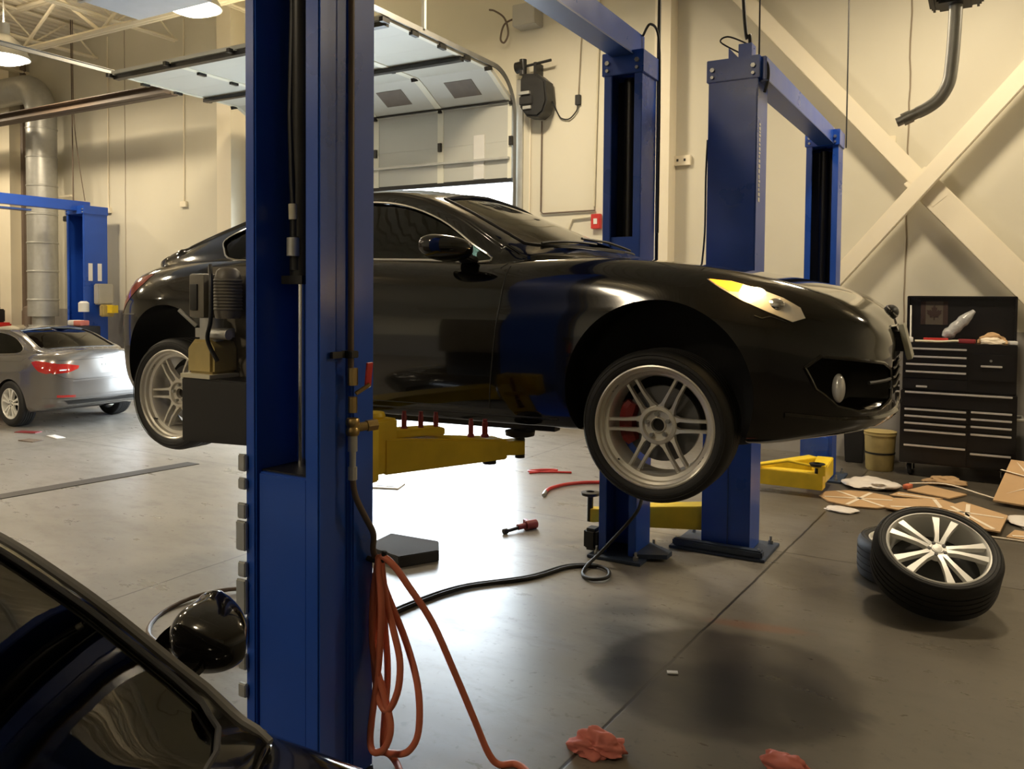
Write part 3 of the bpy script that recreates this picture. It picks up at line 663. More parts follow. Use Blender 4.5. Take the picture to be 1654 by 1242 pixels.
# ---------------------------------------------------------------- cars
def pchip(keys):
    k = sorted(keys); X = np.array([a for a, _ in k], float); Y = np.array([b_ for _, b_ in k], float); h = np.diff(X); d = np.diff(Y) / h
    m = np.zeros(len(X)); m[0], m[-1] = d[0], d[-1]
    for i in range(1, len(X)-1):
        if d[i-1]*d[i] > 0:
            w1, w2 = 2*h[i]+h[i-1], h[i]+2*h[i-1]; m[i] = (w1+w2) / (w1/d[i-1] + w2/d[i])
    def f(x):
        x = min(max(x, X[0]), X[-1]); i = min(max(int(np.searchsorted(X, x)) - 1, 0), len(h)-1); t = (x-X[i])/h[i]
        return float(Y[i]*(1+2*t)*(1-t)**2 + m[i]*h[i]*t*(1-t)**2 + Y[i+1]*t*t*(3-2*t) + m[i+1]*h[i]*t*t*(t-1))
    return f
def outward(bm):
    bmesh.ops.remove_doubles(bm, verts=list(bm.verts), dist=1e-5)
    bmesh.ops.dissolve_degenerate(bm, edges=list(bm.edges), dist=1e-6)
    bmesh.ops.recalc_face_normals(bm, faces=list(bm.faces))
    if bm.calc_volume(signed=True) < 0: bmesh.ops.reverse_faces(bm, faces=list(bm.faces))
def cr_ring(P, m):
    return [tuple(v) for v in smoothpts([(0, a, b_) for a, b_ in P], m)]
def loft(xs, ring, m=5):
    """ring(x) -> half outline [(y, z)...] from bottom centre to top centre; returns a closed bmesh"""
    bm = bmesh.new(); rows = []
    for x in xs:
        h = [(p[1], p[2]) for p in cr_ring(ring(x), m)]
        L = [bm.verts.new((x, max(y, 0) if k not in (0, len(h)-1) else 0, z)) for k, (y, z) in enumerate(h)]
        Rr = [L[k] if k in (0, len(h)-1) else bm.verts.new((x, -max(y, 0), z)) for k, (y, z) in enumerate(h)]
        rows.append((L, Rr))
    n = len(rows[0][0])
    for i in range(len(rows)-1):
        (a, b_), (c, d) = rows[i], rows[i+1]
        for k in range(n-1):
            bm.faces.new([a[k], a[k+1], c[k+1], c[k]]); bm.faces.new([b_[k+1], b_[k], d[k], d[k+1]])
    for (L, Rr) in (rows[0], rows[-1]):
        for k in range(n-1):
            q = [L[k], L[k+1], Rr[k+1], Rr[k]]; q = list(dict.fromkeys(q))
            if len(q) >= 3: bm.faces.new(q)
    outward(bm)
    return bm
def tmp(bm, name='work'):
    me = bpy.data.meshes.new(name); bm.to_mesh(me); bm.free(); o = bpy.data.objects.new(name, me); COL.objects.link(o); return o
def boolean(o, cutters, op='DIFFERENCE', selfx=False):
    for c in cutters:
        md = o.modifiers.new('b', 'BOOLEAN'); md.operation = op; md.object = c; md.solver = 'EXACT'; md.use_self = selfx
    dg = bpy.context.evaluated_depsgraph_get(); me = bpy.data.meshes.new_from_object(o.evaluated_get(dg))
    bm = bmesh.new(); bm.from_mesh(me); bpy.data.meshes.remove(me)
    for q in [o] + list(cutters):
        old = q.data; bpy.data.objects.remove(q); bpy.data.meshes.remove(old)
    return bm
def emit_mesh(bm, name, m, parent, angle=32):
    for e in bm.edges:
        if len(e.link_faces) == 2: e.smooth = e.calc_face_angle(0) < R(angle)
    for f in bm.faces: f.smooth = True
    me = bpy.data.meshes.new(name); bm.to_mesh(me); bm.free()
    for mm in (m if isinstance(m, (list, tuple)) else [m]): me.materials.append(mm)
    return link(name, me, parent)
def split_faces(bm, pred):
    """take the faces pred() picks out of bm, return them as a bmesh of their own"""
    nb = bmesh.new(); mp = {}; kill = []
    for f in bm.faces:
        if pred(f.calc_center_median(), f.normal):
            vs = []
            for v in f.verts:
                if v not in mp: mp[v] = nb.verts.new(v.co)
                vs.append(mp[v])
            try: q = nb.faces.new(vs); q.material_index = f.material_index
            except ValueError: pass
            kill.append(f)
    bmesh.ops.delete(bm, geom=kill, context='FACES')
    return nb
def cutplane(bm, co, no, pred=None):
    g = list(bm.faces) if pred is None else [f for f in bm.faces if pred(f.calc_center_median(), f.normal)]
    es = {e for f in g for e in f.edges}; vs = {v for f in g for v in f.verts}
    bmesh.ops.bisect_plane(bm, geom=g + list(es) + list(vs), plane_co=co, plane_no=no, dist=1e-5)
def inpoly(p, poly):
    x, y = p; c = False; n = len(poly)
    for i in range(n):
        (x0, y0), (x1, y1) = poly[i], poly[(i+1) % n]
        if (y0 > y) != (y1 > y) and x < (x1-x0)*(y-y0)/(y1-y0)+x0: c = not c
    return c
def project(bvh, p2, mode, side=1):
    """2D point -> point and normal on the body. modes: side (x,z), front (y,z), rear (y,z), top (x,y)"""
    if mode == 'side': o, d = Vector((p2[0], side*3, p2[1])), Vector((0, -side, 0))
    elif mode == 'front': o, d = Vector((4, p2[0], p2[1])), Vector((-1, 0, 0))
    elif mode == 'rear': o, d = Vector((-8, p2[0], p2[1])), Vector((1, 0, 0))
    elif mode == 'top': o, d = Vector((p2[0], p2[1], 4)), Vector((0, 0, -1))
    else: o, d = mode(p2)
    h = bvh.ray_cast(o, d)
    if h[0] is None:
        h = bvh.find_nearest(o + d * 3)
    return h[0], h[1]
def patch(bvh, poly, mode, side=1, off=.004, th=.012, step=.035, relax=0):
    """a shell over polygon poly lying on the body, standing off by off, th thick"""
    bm = bmesh.new(); vs = [bm.verts.new((p[0], p[1], 0)) for p in poly]; f0 = bm.faces.new(vs)
    bmesh.ops.triangulate(bm, faces=[f0])
    for ax in (0, 1):
        lo, hi = min(p[ax] for p in poly), max(p[ax] for p in poly); k = max(1, int((hi-lo)/step))
        for i in range(1, k):
            no = (1, 0, 0) if ax == 0 else (0, 1, 0); co = [0, 0, 0]; co[ax] = lo + (hi-lo)*i/k
            bmesh.ops.bisect_plane(bm, geom=list(bm.faces)+list(bm.edges)+list(bm.verts), plane_co=co, plane_no=no, dist=1e-5)
    nrm = {}
    for v in bm.verts:
        p, n = project(bvh, (v.co.x, v.co.y), mode, side); v.co = p + n*off; nrm[v] = n
    inner = [v for v in bm.verts if not v.is_boundary]
    for _ in range(relax): bmesh.ops.smooth_vert(bm, verts=inner, factor=.5, use_axis_x=True, use_axis_y=True, use_axis_z=True)
    if th:
        r = bmesh.ops.extrude_face_region(bm, geom=list(bm.faces)); new = [g for g in r['geom'] if isinstance(g, bmesh.types.BMVert)]
        # the extruded copy becomes the outer skin, the original the back
        old = [v for v in nrm]
        for v in old: v.co = v.co - nrm[v]*th
    bmesh.ops.recalc_face_normals(bm, faces=list(bm.faces))
    return bm
def seam(bvh, pts, mode, side=1, r=.0035, step=.03):
    P = []
    for i in range(len(pts)-1):
        a, b_ = Vector((*pts[i], 0)), Vector((*pts[i+1], 0)); k = max(1, int((b_-a).length/step))
        for j in range(k): P.append(a.lerp(b_, j/k))
    P.append(Vector((*pts[-1], 0)))
    mb = MB(); mb.tube([project(bvh, (p.x, p.y), mode, side)[0] for p in P], r, 6); return mb
def place(bm): return bm

def wheel_car(parent, c, side, style, rt=.3275, rr=.262, wd=.235, name='wheel'):
    """alloy wheel with tyre; c = centre of the outer face, side = +1/-1 outward along y"""
    s = side; ax = (0, s, 0); c = Vector(c)
    mb = MB()
    if style == 'twin6':
        mb.lathe([(rr, 0), (rr-.006, .002), (rr-.012, -.004), (rr-.014, -.02), (rr-.024, -.026), (rr-.027, -.045), (rr-.043, -.05), (rr-.05, -.062), (rr-.054, -.17), (rr-.02, -.2), (rr, -.215), (rr+.004, -.2), (rr-.03, -.17), (rr-.03, -.05), (rr-.004, -.02)], c, ax, 72)
        hz = -.062
        mb.lathe([(.078, hz-.02), (.084, hz-.004), (.080, hz+.003), (.066, hz+.004), (.060, hz-.012), (.036, hz-.014), (.033, hz-.004), (.029, hz-.004), (.027, hz-.03), (.06, hz-.04)], c, ax, 48)
        for k in range(6):
            for q in (-1, 1):
                a = math.pi/3*k + .03
                u = Vector((math.cos(a), 0, math.sin(a))); t = Vector((-math.sin(a), 0, math.cos(a))); n = Vector(ax)
                def P(r, w, dz): return c + u*r + t*(q*.0215 + w) + n*dz
                prof = [(.072, .016, hz-.004, q*.002), (.095, .0075, hz-.001, q*.0025), (.15, .0055, hz+.010, 0), (rr-.052, .0055, hz+.010, 0), (rr-.044, .009, hz+.004, 0)]
                rows = []
                for r, hw, dz, sh in prof: rows.append([mb.b.verts.new(P(r, sh-hw, dz)), mb.b.verts.new(P(r, sh+hw, dz)), mb.b.verts.new(P(r, sh+hw*1.2, dz-.028)), mb.b.verts.new(P(r, sh-hw*1.2, dz-.028))])
                for i in range(len(rows)-1):
                    for j in range(4): mb.b.faces.new([rows[i][j], rows[i][(j+1) % 4], rows[i+1][(j+1) % 4], rows[i+1][j]])
        m = M['rim']
    else:
        mb.lathe([(rr, 0), (rr-.008, .002), (rr-.014, -.006), (rr-.02, -.02), (rr-.035, -.17), (rr, -.2), (rr+.003, -.19), (rr-.02, -.15), (rr-.004, -.02)], c, ax, 64)
        hz = -.012
        mb.lathe([(.001, hz), (.03, hz), (.034, hz-.004), (.055, hz-.004), (.062, hz-.012), (.062, hz-.04), (.001, hz-.04)], c, ax, 40, closed=False)
        for k in range(5):
            for q in (-1, 1):
                a = 2*math.pi/5*k + style_phase(style); u = Vector((math.cos(a), 0, math.sin(a))); t = Vector((-math.sin(a), 0, math.cos(a))); n = Vector(ax)
                rows = []
                for r, off, hw, dz in [(.045, .012, .013, hz-.002), (.10, .020, .011, hz+.003), (.17, .034, .014, hz+.004), (rr-.010, .054, .022, hz+.004)]:
                    cc = c + u*r + t*(q*off)
                    rows.append([mb.b.verts.new(cc - t*hw + n*dz), mb.b.verts.new(cc + t*hw + n*dz), mb.b.verts.new(cc + t*hw + n*(dz-.03)), mb.b.verts.new(cc - t*hw + n*(dz-.03))])
                for i in range(len(rows)-1):
                    for j in range(4): mb.b.faces.new([rows[i][j], rows[i][(j+1) % 4], rows[i+1][(j+1) % 4], rows[i+1][j]])
        m = M['rim_white']
    o = mb.build(name, m, parent, local=True, angle=30)
    tb = MB(); h = rt - rr
    pr = [(rr-.004, -.004), (rr+.008, .006), (rr+h*.45, .010), (rt-.022, .004), (rt-.008, -.010), (rt-.001, -.03)]
    for k in range(4):
        z = -.055 - k*(wd-.10)/3.5; pr += [(rt, z+.02), (rt, z+.006), (rt-.007, z+.005), (rt-.007, z-.003), (rt, z-.004)]
    pr += [(rt, -wd+.05), (rt-.006, -wd+.015), (rt-.025, -wd), (rr, -wd), (rr-.01, -wd+.02), (rr-.01, -.02)]
    tb.lathe(pr, c, ax, 72)
    for rad in (rr+h*.35, rr+h*.62):
        tb.lathe([(rad, .0085), (rad+.002, .0115), (rad+.004, .0085)], c, ax, 72)
    tb.build('tyre', M['rubber'], o, local=True, angle=40)
    n = Vector(ax)
    if style == 'twin6':
        lb = MB()
        for k in range(5):
            a = 2*math.pi/5*k + .4; p = c + Vector((math.cos(a), 0, math.sin(a)))*.049
            lb = MB(); lb.cyl(p + n*(hz-.03), p + n*(hz+.006), .0095, 6); lb.build('lug_nut', M['steel'], o, local=True)
        cb_ = MB(); cb_.lathe([(.001, hz-.025), (.026, hz-.025), (.028, hz-.03), (.028, hz-.06), (.001, hz-.06)], c, ax, 24, closed=False); cb_.build('hub_bore', M['grease'], o, local=True)
        v = MB(); a = 3.9; p = c + Vector((math.cos(a), 0, math.sin(a)))*(rr-.033) + n*-.045; v.cyl(p, p + Vector((-math.cos(a)*.01, s*.028, -math.sin(a)*.01)), .004, 8); v.build('valve_stem', M['dark'], o, local=True)
        for a0 in (2.35, 5.6):
            q = MB(); pts = []
            for j in range(5):
                a = a0 + j*.045; pts.append(c + Vector((math.cos(a), 0, math.sin(a)))*(rr-.0245) + n*-.034)
            for j in range(4):
                if j != 2: q.box((pts[j] + pts[j+1])/2, (.006, .002, .008), (0, -math.degrees(a0 + (j+.5)*.045), 0))
            q.build('rim_marking', M['dark'], o, local=True)
    else:
        for k in range(5):
            a = 2*math.pi/5*(k+.5) + style_phase(style); p = c + Vector((math.cos(a), 0, math.sin(a)))*.044
            lb = MB(); lb.cyl(p + n*(hz-.02), p + n*(hz+.001), .010, 10); lb.build('lug_bolt', M['dark'], o, local=True)
        lb = MB(); lb.lathe([(.001, hz+.003), (.024, hz+.002), (.026, hz-.003), (.001, hz-.004)], c, ax, 24, closed=False); lb.build('centre_cap', M['galv'], o, local=True)
    return o
def style_phase(style): return float(style.split(':')[1]) if ':' in style else .3

COUPE = dict(
    xs=(.90, -3.60), wb=2.88, arch=((0, .335, .402), (-2.93, .325, .392)),
    plan=[(.90, .30), (.885, .42), (.86, .51), (.80, .62), (.70, .71), (.55, .795), (.40, .855), (.2, .90), (0, .915), (-.5, .915), (-1.6, .905), (-2.4, .915), (-2.9, .925), (-3.15, .90), (-3.35, .84), (-3.48, .76), (-3.56, .64), (-3.60, .5)],
    zt=[(.90, .60), (.88, .655), (.84, .70), (.75, .76), (.6, .812), (.4, .855), (.1, .90), (-.3, .945), (-.6, .965), (-1.2, .965), (-2.6, .985), (-3.0, 1.00), (-3.3, 1.0), (-3.5, .99), (-3.56, .96), (-3.60, .88)],
    zs=[(.90, .56), (.86, .62), (.75, .70), (.6, .765), (.4, .825), (.2, .868), (0, .893), (-.3, .915), (-.8, .905), (-1.4, .930), (-2.2, .955), (-2.7, .965), (-3.1, .955), (-3.4, .925), (-3.55, .87), (-3.60, .82)],
    ws=[(.90, .24), (.86, .42), (.75, .56), (.6, .645), (.4, .715), (.2, .755), (0, .775), (-.5, .80), (-.8, .812), (-1.6, .81), (-2.4, .79), (-2.9, .755), (-3.2, .70), (-3.45, .60), (-3.60, .42)],
    zm=[(.90, .46), (.7, .50), (.4, .58), (0, .62), (-.8, .60), (-1.6, .60), (-2.4, .64), (-2.9, .68), (-3.3, .66), (-3.60, .62)],
    zb=[(.90, .225), (.8, .19), (.6, .16), (.4, .135), (-.4, .150), (-2.4, .150), (-3.0, .16), (-3.35, .17), (-3.5, .24), (-3.60, .36)],
    cab=(-.36, -3.36),
    ye=[(-.36, .20), (-.40, .32), (-.47, .48), (-.55, .66), (-.64, .755), (-.762, .742), (-1.073, .672), (-1.329, .612), (-1.6, .580), (-1.9, .570), (-2.3, .575), (-2.72, .605), (-3.0, .640), (-3.2, .655), (-3.30, .62), (-3.36, .56)],
    ze=[(-.36, .955), (-.47, .945), (-.55, .935), (-.64, .930), (-.762, .985), (-1.073, 1.160), (-1.329, 1.268), (-1.6, 1.318), (-1.9, 1.325), (-2.3, 1.285), (-2.72, 1.175), (-3.0, 1.082), (-3.2, 1.01), (-3.30, .985), (-3.36, .975)],
    zr=[(-.36, .957), (-.47, 1.005), (-.64, 1.082), (-.762, 1.135), (-1.073, 1.262), (-1.329, 1.345), (-1.6, 1.378), (-1.9, 1.380), (-2.3, 1.345), (-2.72, 1.225), (-3.0, 1.118), (-3.2, 1.035), (-3.36, .985)],
    belt_in=.012,
    dlo=[(-.84, .925), (-.97, 1.018), (-1.18, 1.145), (-1.44, 1.238), (-1.70, 1.272), (-2.0, 1.272), (-2.4, 1.212), (-2.68, 1.115), (-2.655, 1.04), (-2.52, .972), (-2.0, .962), (-1.543, .950), (-1.2, .938)],
    wsp=[(-.45, 0), (-.50, .32), (-.60, .56), (-.72, .665), (-1.0, .615), (-1.24, .555), (-1.285, 0)],
    blp=[(-2.45, 0), (-2.47, .46), (-3.0, .53), (-3.18, .50), (-3.22, 0)],
)
def body_ring_fn(T):
    f = {k: pchip(T[k]) for k in ('plan', 'zt', 'zs', 'ws', 'zm', 'zb')}
    def ring(x):
        w, zt, zs, ws, zm, zb = (f[k](x) for k in ('plan', 'zt', 'zs', 'ws', 'zm', 'zb'))
        ws = min(ws, w - .01); wb = max(w - .09, w*.75); hgt = zs - zb; zm = min(max(zm, zb + hgt*.35), zb + hgt*.75)
        cr = T.get('crease', .018)
        return [(0, zb - .012), (wb*.5, zb - .008), (wb - .03, zb), (w - .035, zb + min(.06, hgt*.15)), (w - .004, zb + hgt*.27), (w, zm), (w - cr, zm + (zs-zm)*.38), ((ws+w)/2 + .008, zm + (zs-zm)*.78), (ws, zs), (ws - min(.09, ws*.25), zs + (zt-zs)*.28 + .006), (ws*.45, zs + (zt-zs)*.85 + .004), (0, zt)]
    return ring, f
def make_car(T, root, paint, lit=False):
    T = dict(T); T['dlo'] = [(p.x, p.y) for p in smoothpts([(a, b_, 0) for a, b_ in T['dlo']], 4, True)]
    ring, f = body_ring_fn(T); x0, x1 = T['xs']
    t = np.linspace(0, math.pi, 130); xs = [x0 + (x1-x0)*(a - .55*math.sin(2*a)/2)/math.pi for a in t]
    bmb = loft(xs, ring)
    bvh_body = BVHTree.FromBMesh(bmb)
    cutters = []
    for (ax, az, ar) in T['arch']:
        for s in (-1, 1):
            mb = MB(); mb.cyl((ax, s*.56, az), (ax, s*1.2, az), ar, 72)
            outward(mb.b); cutters.append(tmp(mb.b))
            mb = MB(); mb.bb(ax - ar*.9, ax + ar*.9, s*.58, s*1.2, -.1, az*.8); outward(mb.b); cutters.append(tmp(mb.b))
    cz = T.get('cockpit', (-1.02, -2.35, .46)); cx0, cx1, czb = cz
    mb = MB(); mb.bb(cx1, cx0, -.68, .68, czb, 1.4); outward(mb.b); cutters.append(tmp(mb.b))
    for poly, bx in T.get('pockets', []):
        kb = bmesh.new(); A_ = [kb.verts.new((1.3, y, z)) for y, z in poly]; B_ = [kb.verts.new((bx(y), y, z)) for y, z in poly]
        n_ = len(poly); kb.faces.new(A_); kb.faces.new(B_[::-1])
        for i in range(n_): kb.faces.new([A_[i], B_[i], B_[(i+1) % n_], A_[(i+1) % n_]])
        outward(kb); cutters.append(tmp(kb))
    bm = boolean(tmp(bmb), cutters)
    # cabin
    g = {k: pchip(T[k]) for k in ('ye', 'ze', 'zr')}
    def cab(inset):
        def rg(x):
            ye, ze, zr = g['ye'](x), g['ze'](x), g['zr'](x); zs = f['zs'](x); wy = max(f['ws'](x) - T['belt_in'], ye)
            if ye < T.get('full', .70) and x > T['cab'][0] - .3: wy = ye + .004
            if x < T['cab'][1] + .16: wy = ye + .004
            i = inset; z0 = zs - .06 - (.14 if i else 0); wy -= i; ye = max(ye - i*.9, .004); ze -= i*.8; zr -= i
            ze = max(ze, zs + .012 if i else zs - .02)
            q = max(zr, ze + (.02 if i else .001))
            return [(0, z0 - .03), (wy*.5, z0 - .02), (max(wy, .005), z0 + .005), (max(wy, .005), max(min(zs - .01, ze - .01), z0 + .02)), (ye + (wy-ye)*.62, zs + (ze-zs)*.42), (ye + min(.012, (wy-ye)*.2), ze - .03 if ze - zs > .1 else ze - .004), (max(ye - .03, ye*.86), ze + (q-ze)*.22), (ye*.55, ze + (q-ze)*.76), (0, q)]
        return rg
    a, b_ = T['cab']; tt = np.linspace(0, 1, 130); cxs = [a + (b_-a)*u for u in tt]
    gb = loft(cxs, cab(0), 9); bvh_cab = BVHTree.FromBMesh(gb)
    ib = loft([a - .07 + (b_-a+.26)*u for u in tt], cab(.035))
    cut = [tmp(ib)]
    mb = MB(); mb.prism([(p[0], -1.2, p[1]) for p in T['dlo']], (0, .92, 0)); outward(mb.b); cut.append(tmp(mb.b))
    mb = MB(); mb.prism([(p[0], .28, p[1]) for p in T['dlo']], (0, .92, 0)); outward(mb.b); cut.append(tmp(mb.b))
    for key in ('wsp', 'blp'):
        h = T[key]; full = h + [(p[0], -p[1]) for p in h[::-1] if abs(p[1]) > 1e-6]
        mb = MB(); mb.prism([(p[0], p[1], .9) for p in full], (0, 0, 1.2)); outward(mb.b); cut.append(tmp(mb.b))
    cbm = boolean(tmp(gb), cut)
    # split into painted parts
    D = T['door']
    for x in D['x']: cutplane(bm, (x[0], 0, .5), (1, 0, x[1]), lambda c, n: abs(c.y) > .55)
    cutplane(bm, (0, 0, D['z0']), (0, 0, 1), lambda c, n: abs(c.y) > .6)
    for s in (-1, 1): cutplane(bm, (0, s*T['hoody'], 0), (.07, s, 0), lambda c, n: c.x > T['hoodx'][1] - .1 and c.z > .5)
    for x in T['hoodx']: cutplane(bm, (x, 0, 0), (1, 0, 0), lambda c, n: c.z > .5)
    cutplane(bm, (T['bump'], 0, .6), (1, 0, -.35), lambda c, n: c.x > T['bump'] - .3)
    for x in T['trunkx']: cutplane(bm, (x, 0, 0), (1, 0, 0), lambda c, n: c.x < T['trunkx'][0] + .2)
    cutplane(bm, (T['rbump'], 0, .5), (1, 0, .0), lambda c, n: c.x < T['rbump'] + .3)
    bm.normal_update()
    def in_arch(c):
        return any(abs(c.y) < .93 and (c.x-ax)**2 + (c.z-az)**2 < (ar+.004)**2 and c.z > az*.5 - .2 for ax, az, ar in T['arch'])
    def arch_face(c, n): return in_arch(c) and abs(n.y) < .999 or (abs(abs(c.y) - .56) < .01 and abs(n.y) > .9 and in_arch(c))
    liner = split_faces(bm, lambda c, n: any(((c.x-ax)**2 + (c.z-az)**2)**.5 < ar + .003 and abs(c.y) > .5 and (abs(n.y) < .35 or abs(abs(c.y)-.57) < .03) and c.z > .05 for ax, az, ar in T['arch']) and (abs(n.y) < .6 or abs(abs(c.y)-.57) < .03) and c.z < .9)
    tub = split_faces(bm, lambda c, n: cx1 - .001 < c.x < cx0 + .001 and abs(c.y) < .681 and c.z > czb - .001 and (abs(abs(c.y) - .68) < .001 or abs(c.x-cx0) < .001 or abs(c.x-cx1) < .001 or abs(c.z-czb) < .001))
    pocket = split_faces(bm, lambda c, n: c.x > .44 and c.z > .3 and bvh_body.find_nearest(c)[3] > .004) if T.get('pockets') else None
    def xa(x, z): return x[0] - x[1]*(z-.5)
    hood = split_faces(bm, lambda c, n: T['hoodx'][1] < c.x < T['hoodx'][0] and n.z > .35 and abs(c.y) < T['hoody'] - .07*c.x)
    doors = [split_faces(bm, lambda c, n, s=s: xa(D['x'][1], c.z) < c.x < xa(D['x'][0], c.z) and c.y*s > .6 and c.z > D['z0'] and c.z < f['zs'](c.x) + .03 and abs(n.y) > .2) for s in (-1, 1)]
    fb = split_faces(bm, lambda c, n: c.x > T['bump'] + .35*(c.z-.6))
    tr = split_faces(bm, lambda c, n: T['trunkx'][1] < c.x < T['trunkx'][0] and n.z > .4)
    rb = split_faces(bm, lambda c, n: c.x < T['rbump'] and c.z < T['rbz'])
    O_ = emit_mesh(bm, 'body_shell', paint, root)
    if pocket is not None: emit_mesh(pocket, 'bumper_recess', M['grease'], O_)
    O_h = emit_mesh(hood, 'bonnet', paint, root); O_fb = emit_mesh(fb, 'front_bumper', paint, root)
    O_d = [emit_mesh(d, 'door', paint, root) for d in doors]
    O_t = emit_mesh(tr, 'boot_lid', paint, root); O_rb = emit_mesh(rb, 'rear_bumper', paint, root)
    
    for (ax, az, ar) in T['arch']:
        for s in (-1, 1):
            q = split_faces(liner, lambda c, n: abs(c.x - ax) < 1.0 and c.y*s > 0); emit_mesh(q, 'wheel_arch_liner', M['dark'], root)
    liner.free(); emit_mesh(tub, 'cabin_floor', M['interior'], root)
    O_c = emit_mesh(cbm, 'cabin_roof', paint, root, 28)
    P = dict(root=root, bvh=bvh_body, cab=bvh_cab, door=O_d, bump=O_fb, rb=O_rb, trunk=O_t, roof=O_c, hood=O_h, shell=O_)
    # glass
    def gp(poly, mode, side, name, m, off=-.014): return emit_mesh(patch(bvh_cab, poly, mode, side, off, .004, .03, 10), name, m, root, 60)
    for s in (-1, 1):
        xsp = T['bpil']; A = []; B = []
        dl = T['dlo']
        def clip(lo, hi):
            out = []
            n = len(dl)
            for i in range(n):
                p, q = dl[i], dl[(i+1) % n]
                if lo <= p[0] <= hi: out.append(p)
                for bnd in (lo, hi):
                    if (p[0]-bnd)*(q[0]-bnd) < 0:
                        t_ = (bnd-p[0])/(q[0]-p[0]); out.append((bnd, p[1]+(q[1]-p[1])*t_))
            c = (sum(p[0] for p in out)/len(out), sum(p[1] for p in out)/len(out))
            return sorted(out, key=lambda p: math.atan2(p[1]-c[1], p[0]-c[0]))
        gp(clip(xsp[0], 9), 'side', s, 'side_window', M['glass']); gp(clip(-9, xsp[1]), 'side', s, 'rear_quarter_window', M['glass'])
        emit_mesh(patch(bvh_cab, clip(xsp[1], xsp[0]), 'side', s, -.006, .012, .06), 'window_pillar', M['dark'], root)
        seam(bvh_cab, dl + [dl[0]], 'side', s, .006).build('window_trim', M['chrome'] if T.get('chrome') else M['dark'], root, local=True)
    for key, nm in (('wsp', 'windscreen'), ('blp', 'rear_window')):
        h = T[key]; full = h + [(p[0], -p[1]) for p in h[::-1] if abs(p[1]) > 1e-6]
        gp(full, 'top', 1, nm, M['glass_ws'] if key == 'wsp' else M['glass'], -.010)
        sm = seam(bvh_cab, full + [full[0]], 'top', 1, T.get('seal', .008)); sm.build(nm + '_seal', M['dark'], root, local=True)
    if 'seal' in T:
        for s in (-1, 1): seam(bvh_cab, [(-.60, s*.735), (-.762, s*.722), (-1.073, s*.655), (-1.329, s*.598)], 'top', 1, .011).build('pillar_trim', M['trim_grey'], root, local=True)  # strip along the pillar, its reflection put into the grey colour
    for s, o in zip((-1, 1), O_d):
        for x in D['x']:
            seam(bvh_body, [(xa(x, z), z) for z in np.linspace(D['z0'], f['zs'](x[0]) - .01, 8)], 'side', s, .003).build('door_gap', M['dark'], o, local=True)
        seam(bvh_body, [(xa(D['x'][0], D['z0']), D['z0']), (xa(D['x'][1], D['z0']), D['z0'])], 'side', s, .003).build('door_gap', M['dark'], o, local=True)
        hx, hz = D['handle']
        p, n = project(bvh_body, (hx, hz), 'side', s); mb = MB()
        mb.tube(smoothpts([p + Vector((.10, 0, 0)), p + Vector((.07, s*.03, .004)), p + Vector((-.07, s*.032, .004)), p + Vector((-.10, 0, 0))], 5), .010, 8); mb.build('door_handle', T.get('handle_mat', paint), o, local=True)
        # mirror
        mx, mz = D['mirror']
        wy = f['ws'](mx)
        mb = MB(); t_ = bmesh.new(); bmesh.ops.create_uvsphere(t_, u_segments=28, v_segments=16, radius=1)
        mhy, mhz, mdz = T.get('mir', (.112, .062, 0)); sq = lambda q, e: math.copysign(abs(q)**e, q)
        for v in t_.verts:
            x, y, z = v.co; x, y, z = sq(x, .62), sq(y, .72), sq(z, .72)
            tp = 1.0 - .30*max(x, 0) - .10*max(-x, 0)
            X_ = x*(.13 if x > 0 else .07) - .05*max(y*s, 0)
            v.co = (X_, y*mhy*tp*(1 - mdz*max(-z, 0)), z*mhz*tp + .012*y*s)
        mb._merge(t_, Matrix.Translation((mx - .03, s*(wy + .155), mz - .007 + mhz))); mir = mb.build('door_mirror', paint, root, local=True)
        mb = MB(); mb.prism([(mx + .05, s*(wy - .02), mz - .01), (mx - .05, s*(wy - .02), mz - .01), (mx - .055, s*(wy + .11), mz + .02), (mx + .025, s*(wy + .11), mz + .02)], (0, 0, .03)); mb.build('mirror_stalk', M['dark'], mir, local=True, bev=.008)
        mb = MB(); t_ = bmesh.new(); bmesh.ops.create_circle(t_, cap_ends=True, radius=1, segments=28)
        for v in t_.verts: v.co = (0, v.co.x*.095, v.co.y*.048)
        mb._merge(t_, Matrix.Translation((mx - .108, s*(wy + .15), mz + .055))); mb.build('mirror_glass', M['chrome'], mir, local=True)
    # interior
    for s in (-1, 1):
        mb = MB(); mb.box((-1.75, s*.36, .62), (.50, .46, .16), (0, 6, 0), .04); mb.box((-2.02, s*.36, .88), (.14, .46, .58), (0, -16, 0), .05); mb.box((-2.12, s*.36, 1.19), (.09, .24, .15), (0, -12, 0), .035)
        mb.build('front_seat', M['interior'], root, local=True)
    mb = MB(); mb.tube([Vector((-1.15, .36, .90)) + Vector((.06*math.sin(a), .185*math.cos(a), .175*math.sin(a))) for a in np.linspace(0, 2*math.pi, 28)[:-1]], .014, 8, closed=True)
    mb.box((-1.14, .36, .90), (.05, .34, .05), (0, 0, 0), .01); mb.build('steering_wheel', M['interior'], root, local=True)
    mb = MB(); mb.bb(-1.0, -.9, -.66, .66, .86, .99, .03); mb.build('dashboard', M['interior'], root, local=True)
    return P
SEDAN = dict(COUPE)
COUPE.update(door=dict(x=[(-.76, -.12), (-2.18, .25)], z0=.235, handle=(-1.98, .80), mirror=(-.95, .925)), hoody=.66, hoodx=(.70, -.50), bump=.44, trunkx=(-3.26, -3.56), rbump=-3.22, rbz=.66, bpil=(-1.93, -2.06), chrome=True)
def car_matrix(o, yaw, pitch, s): return Matrix.Translation(o) @ Matrix.Rotation(R(yaw), 4, 'Z') @ Matrix.Rotation(R(-pitch), 4, 'Y') @ Matrix.Scale(s, 4)
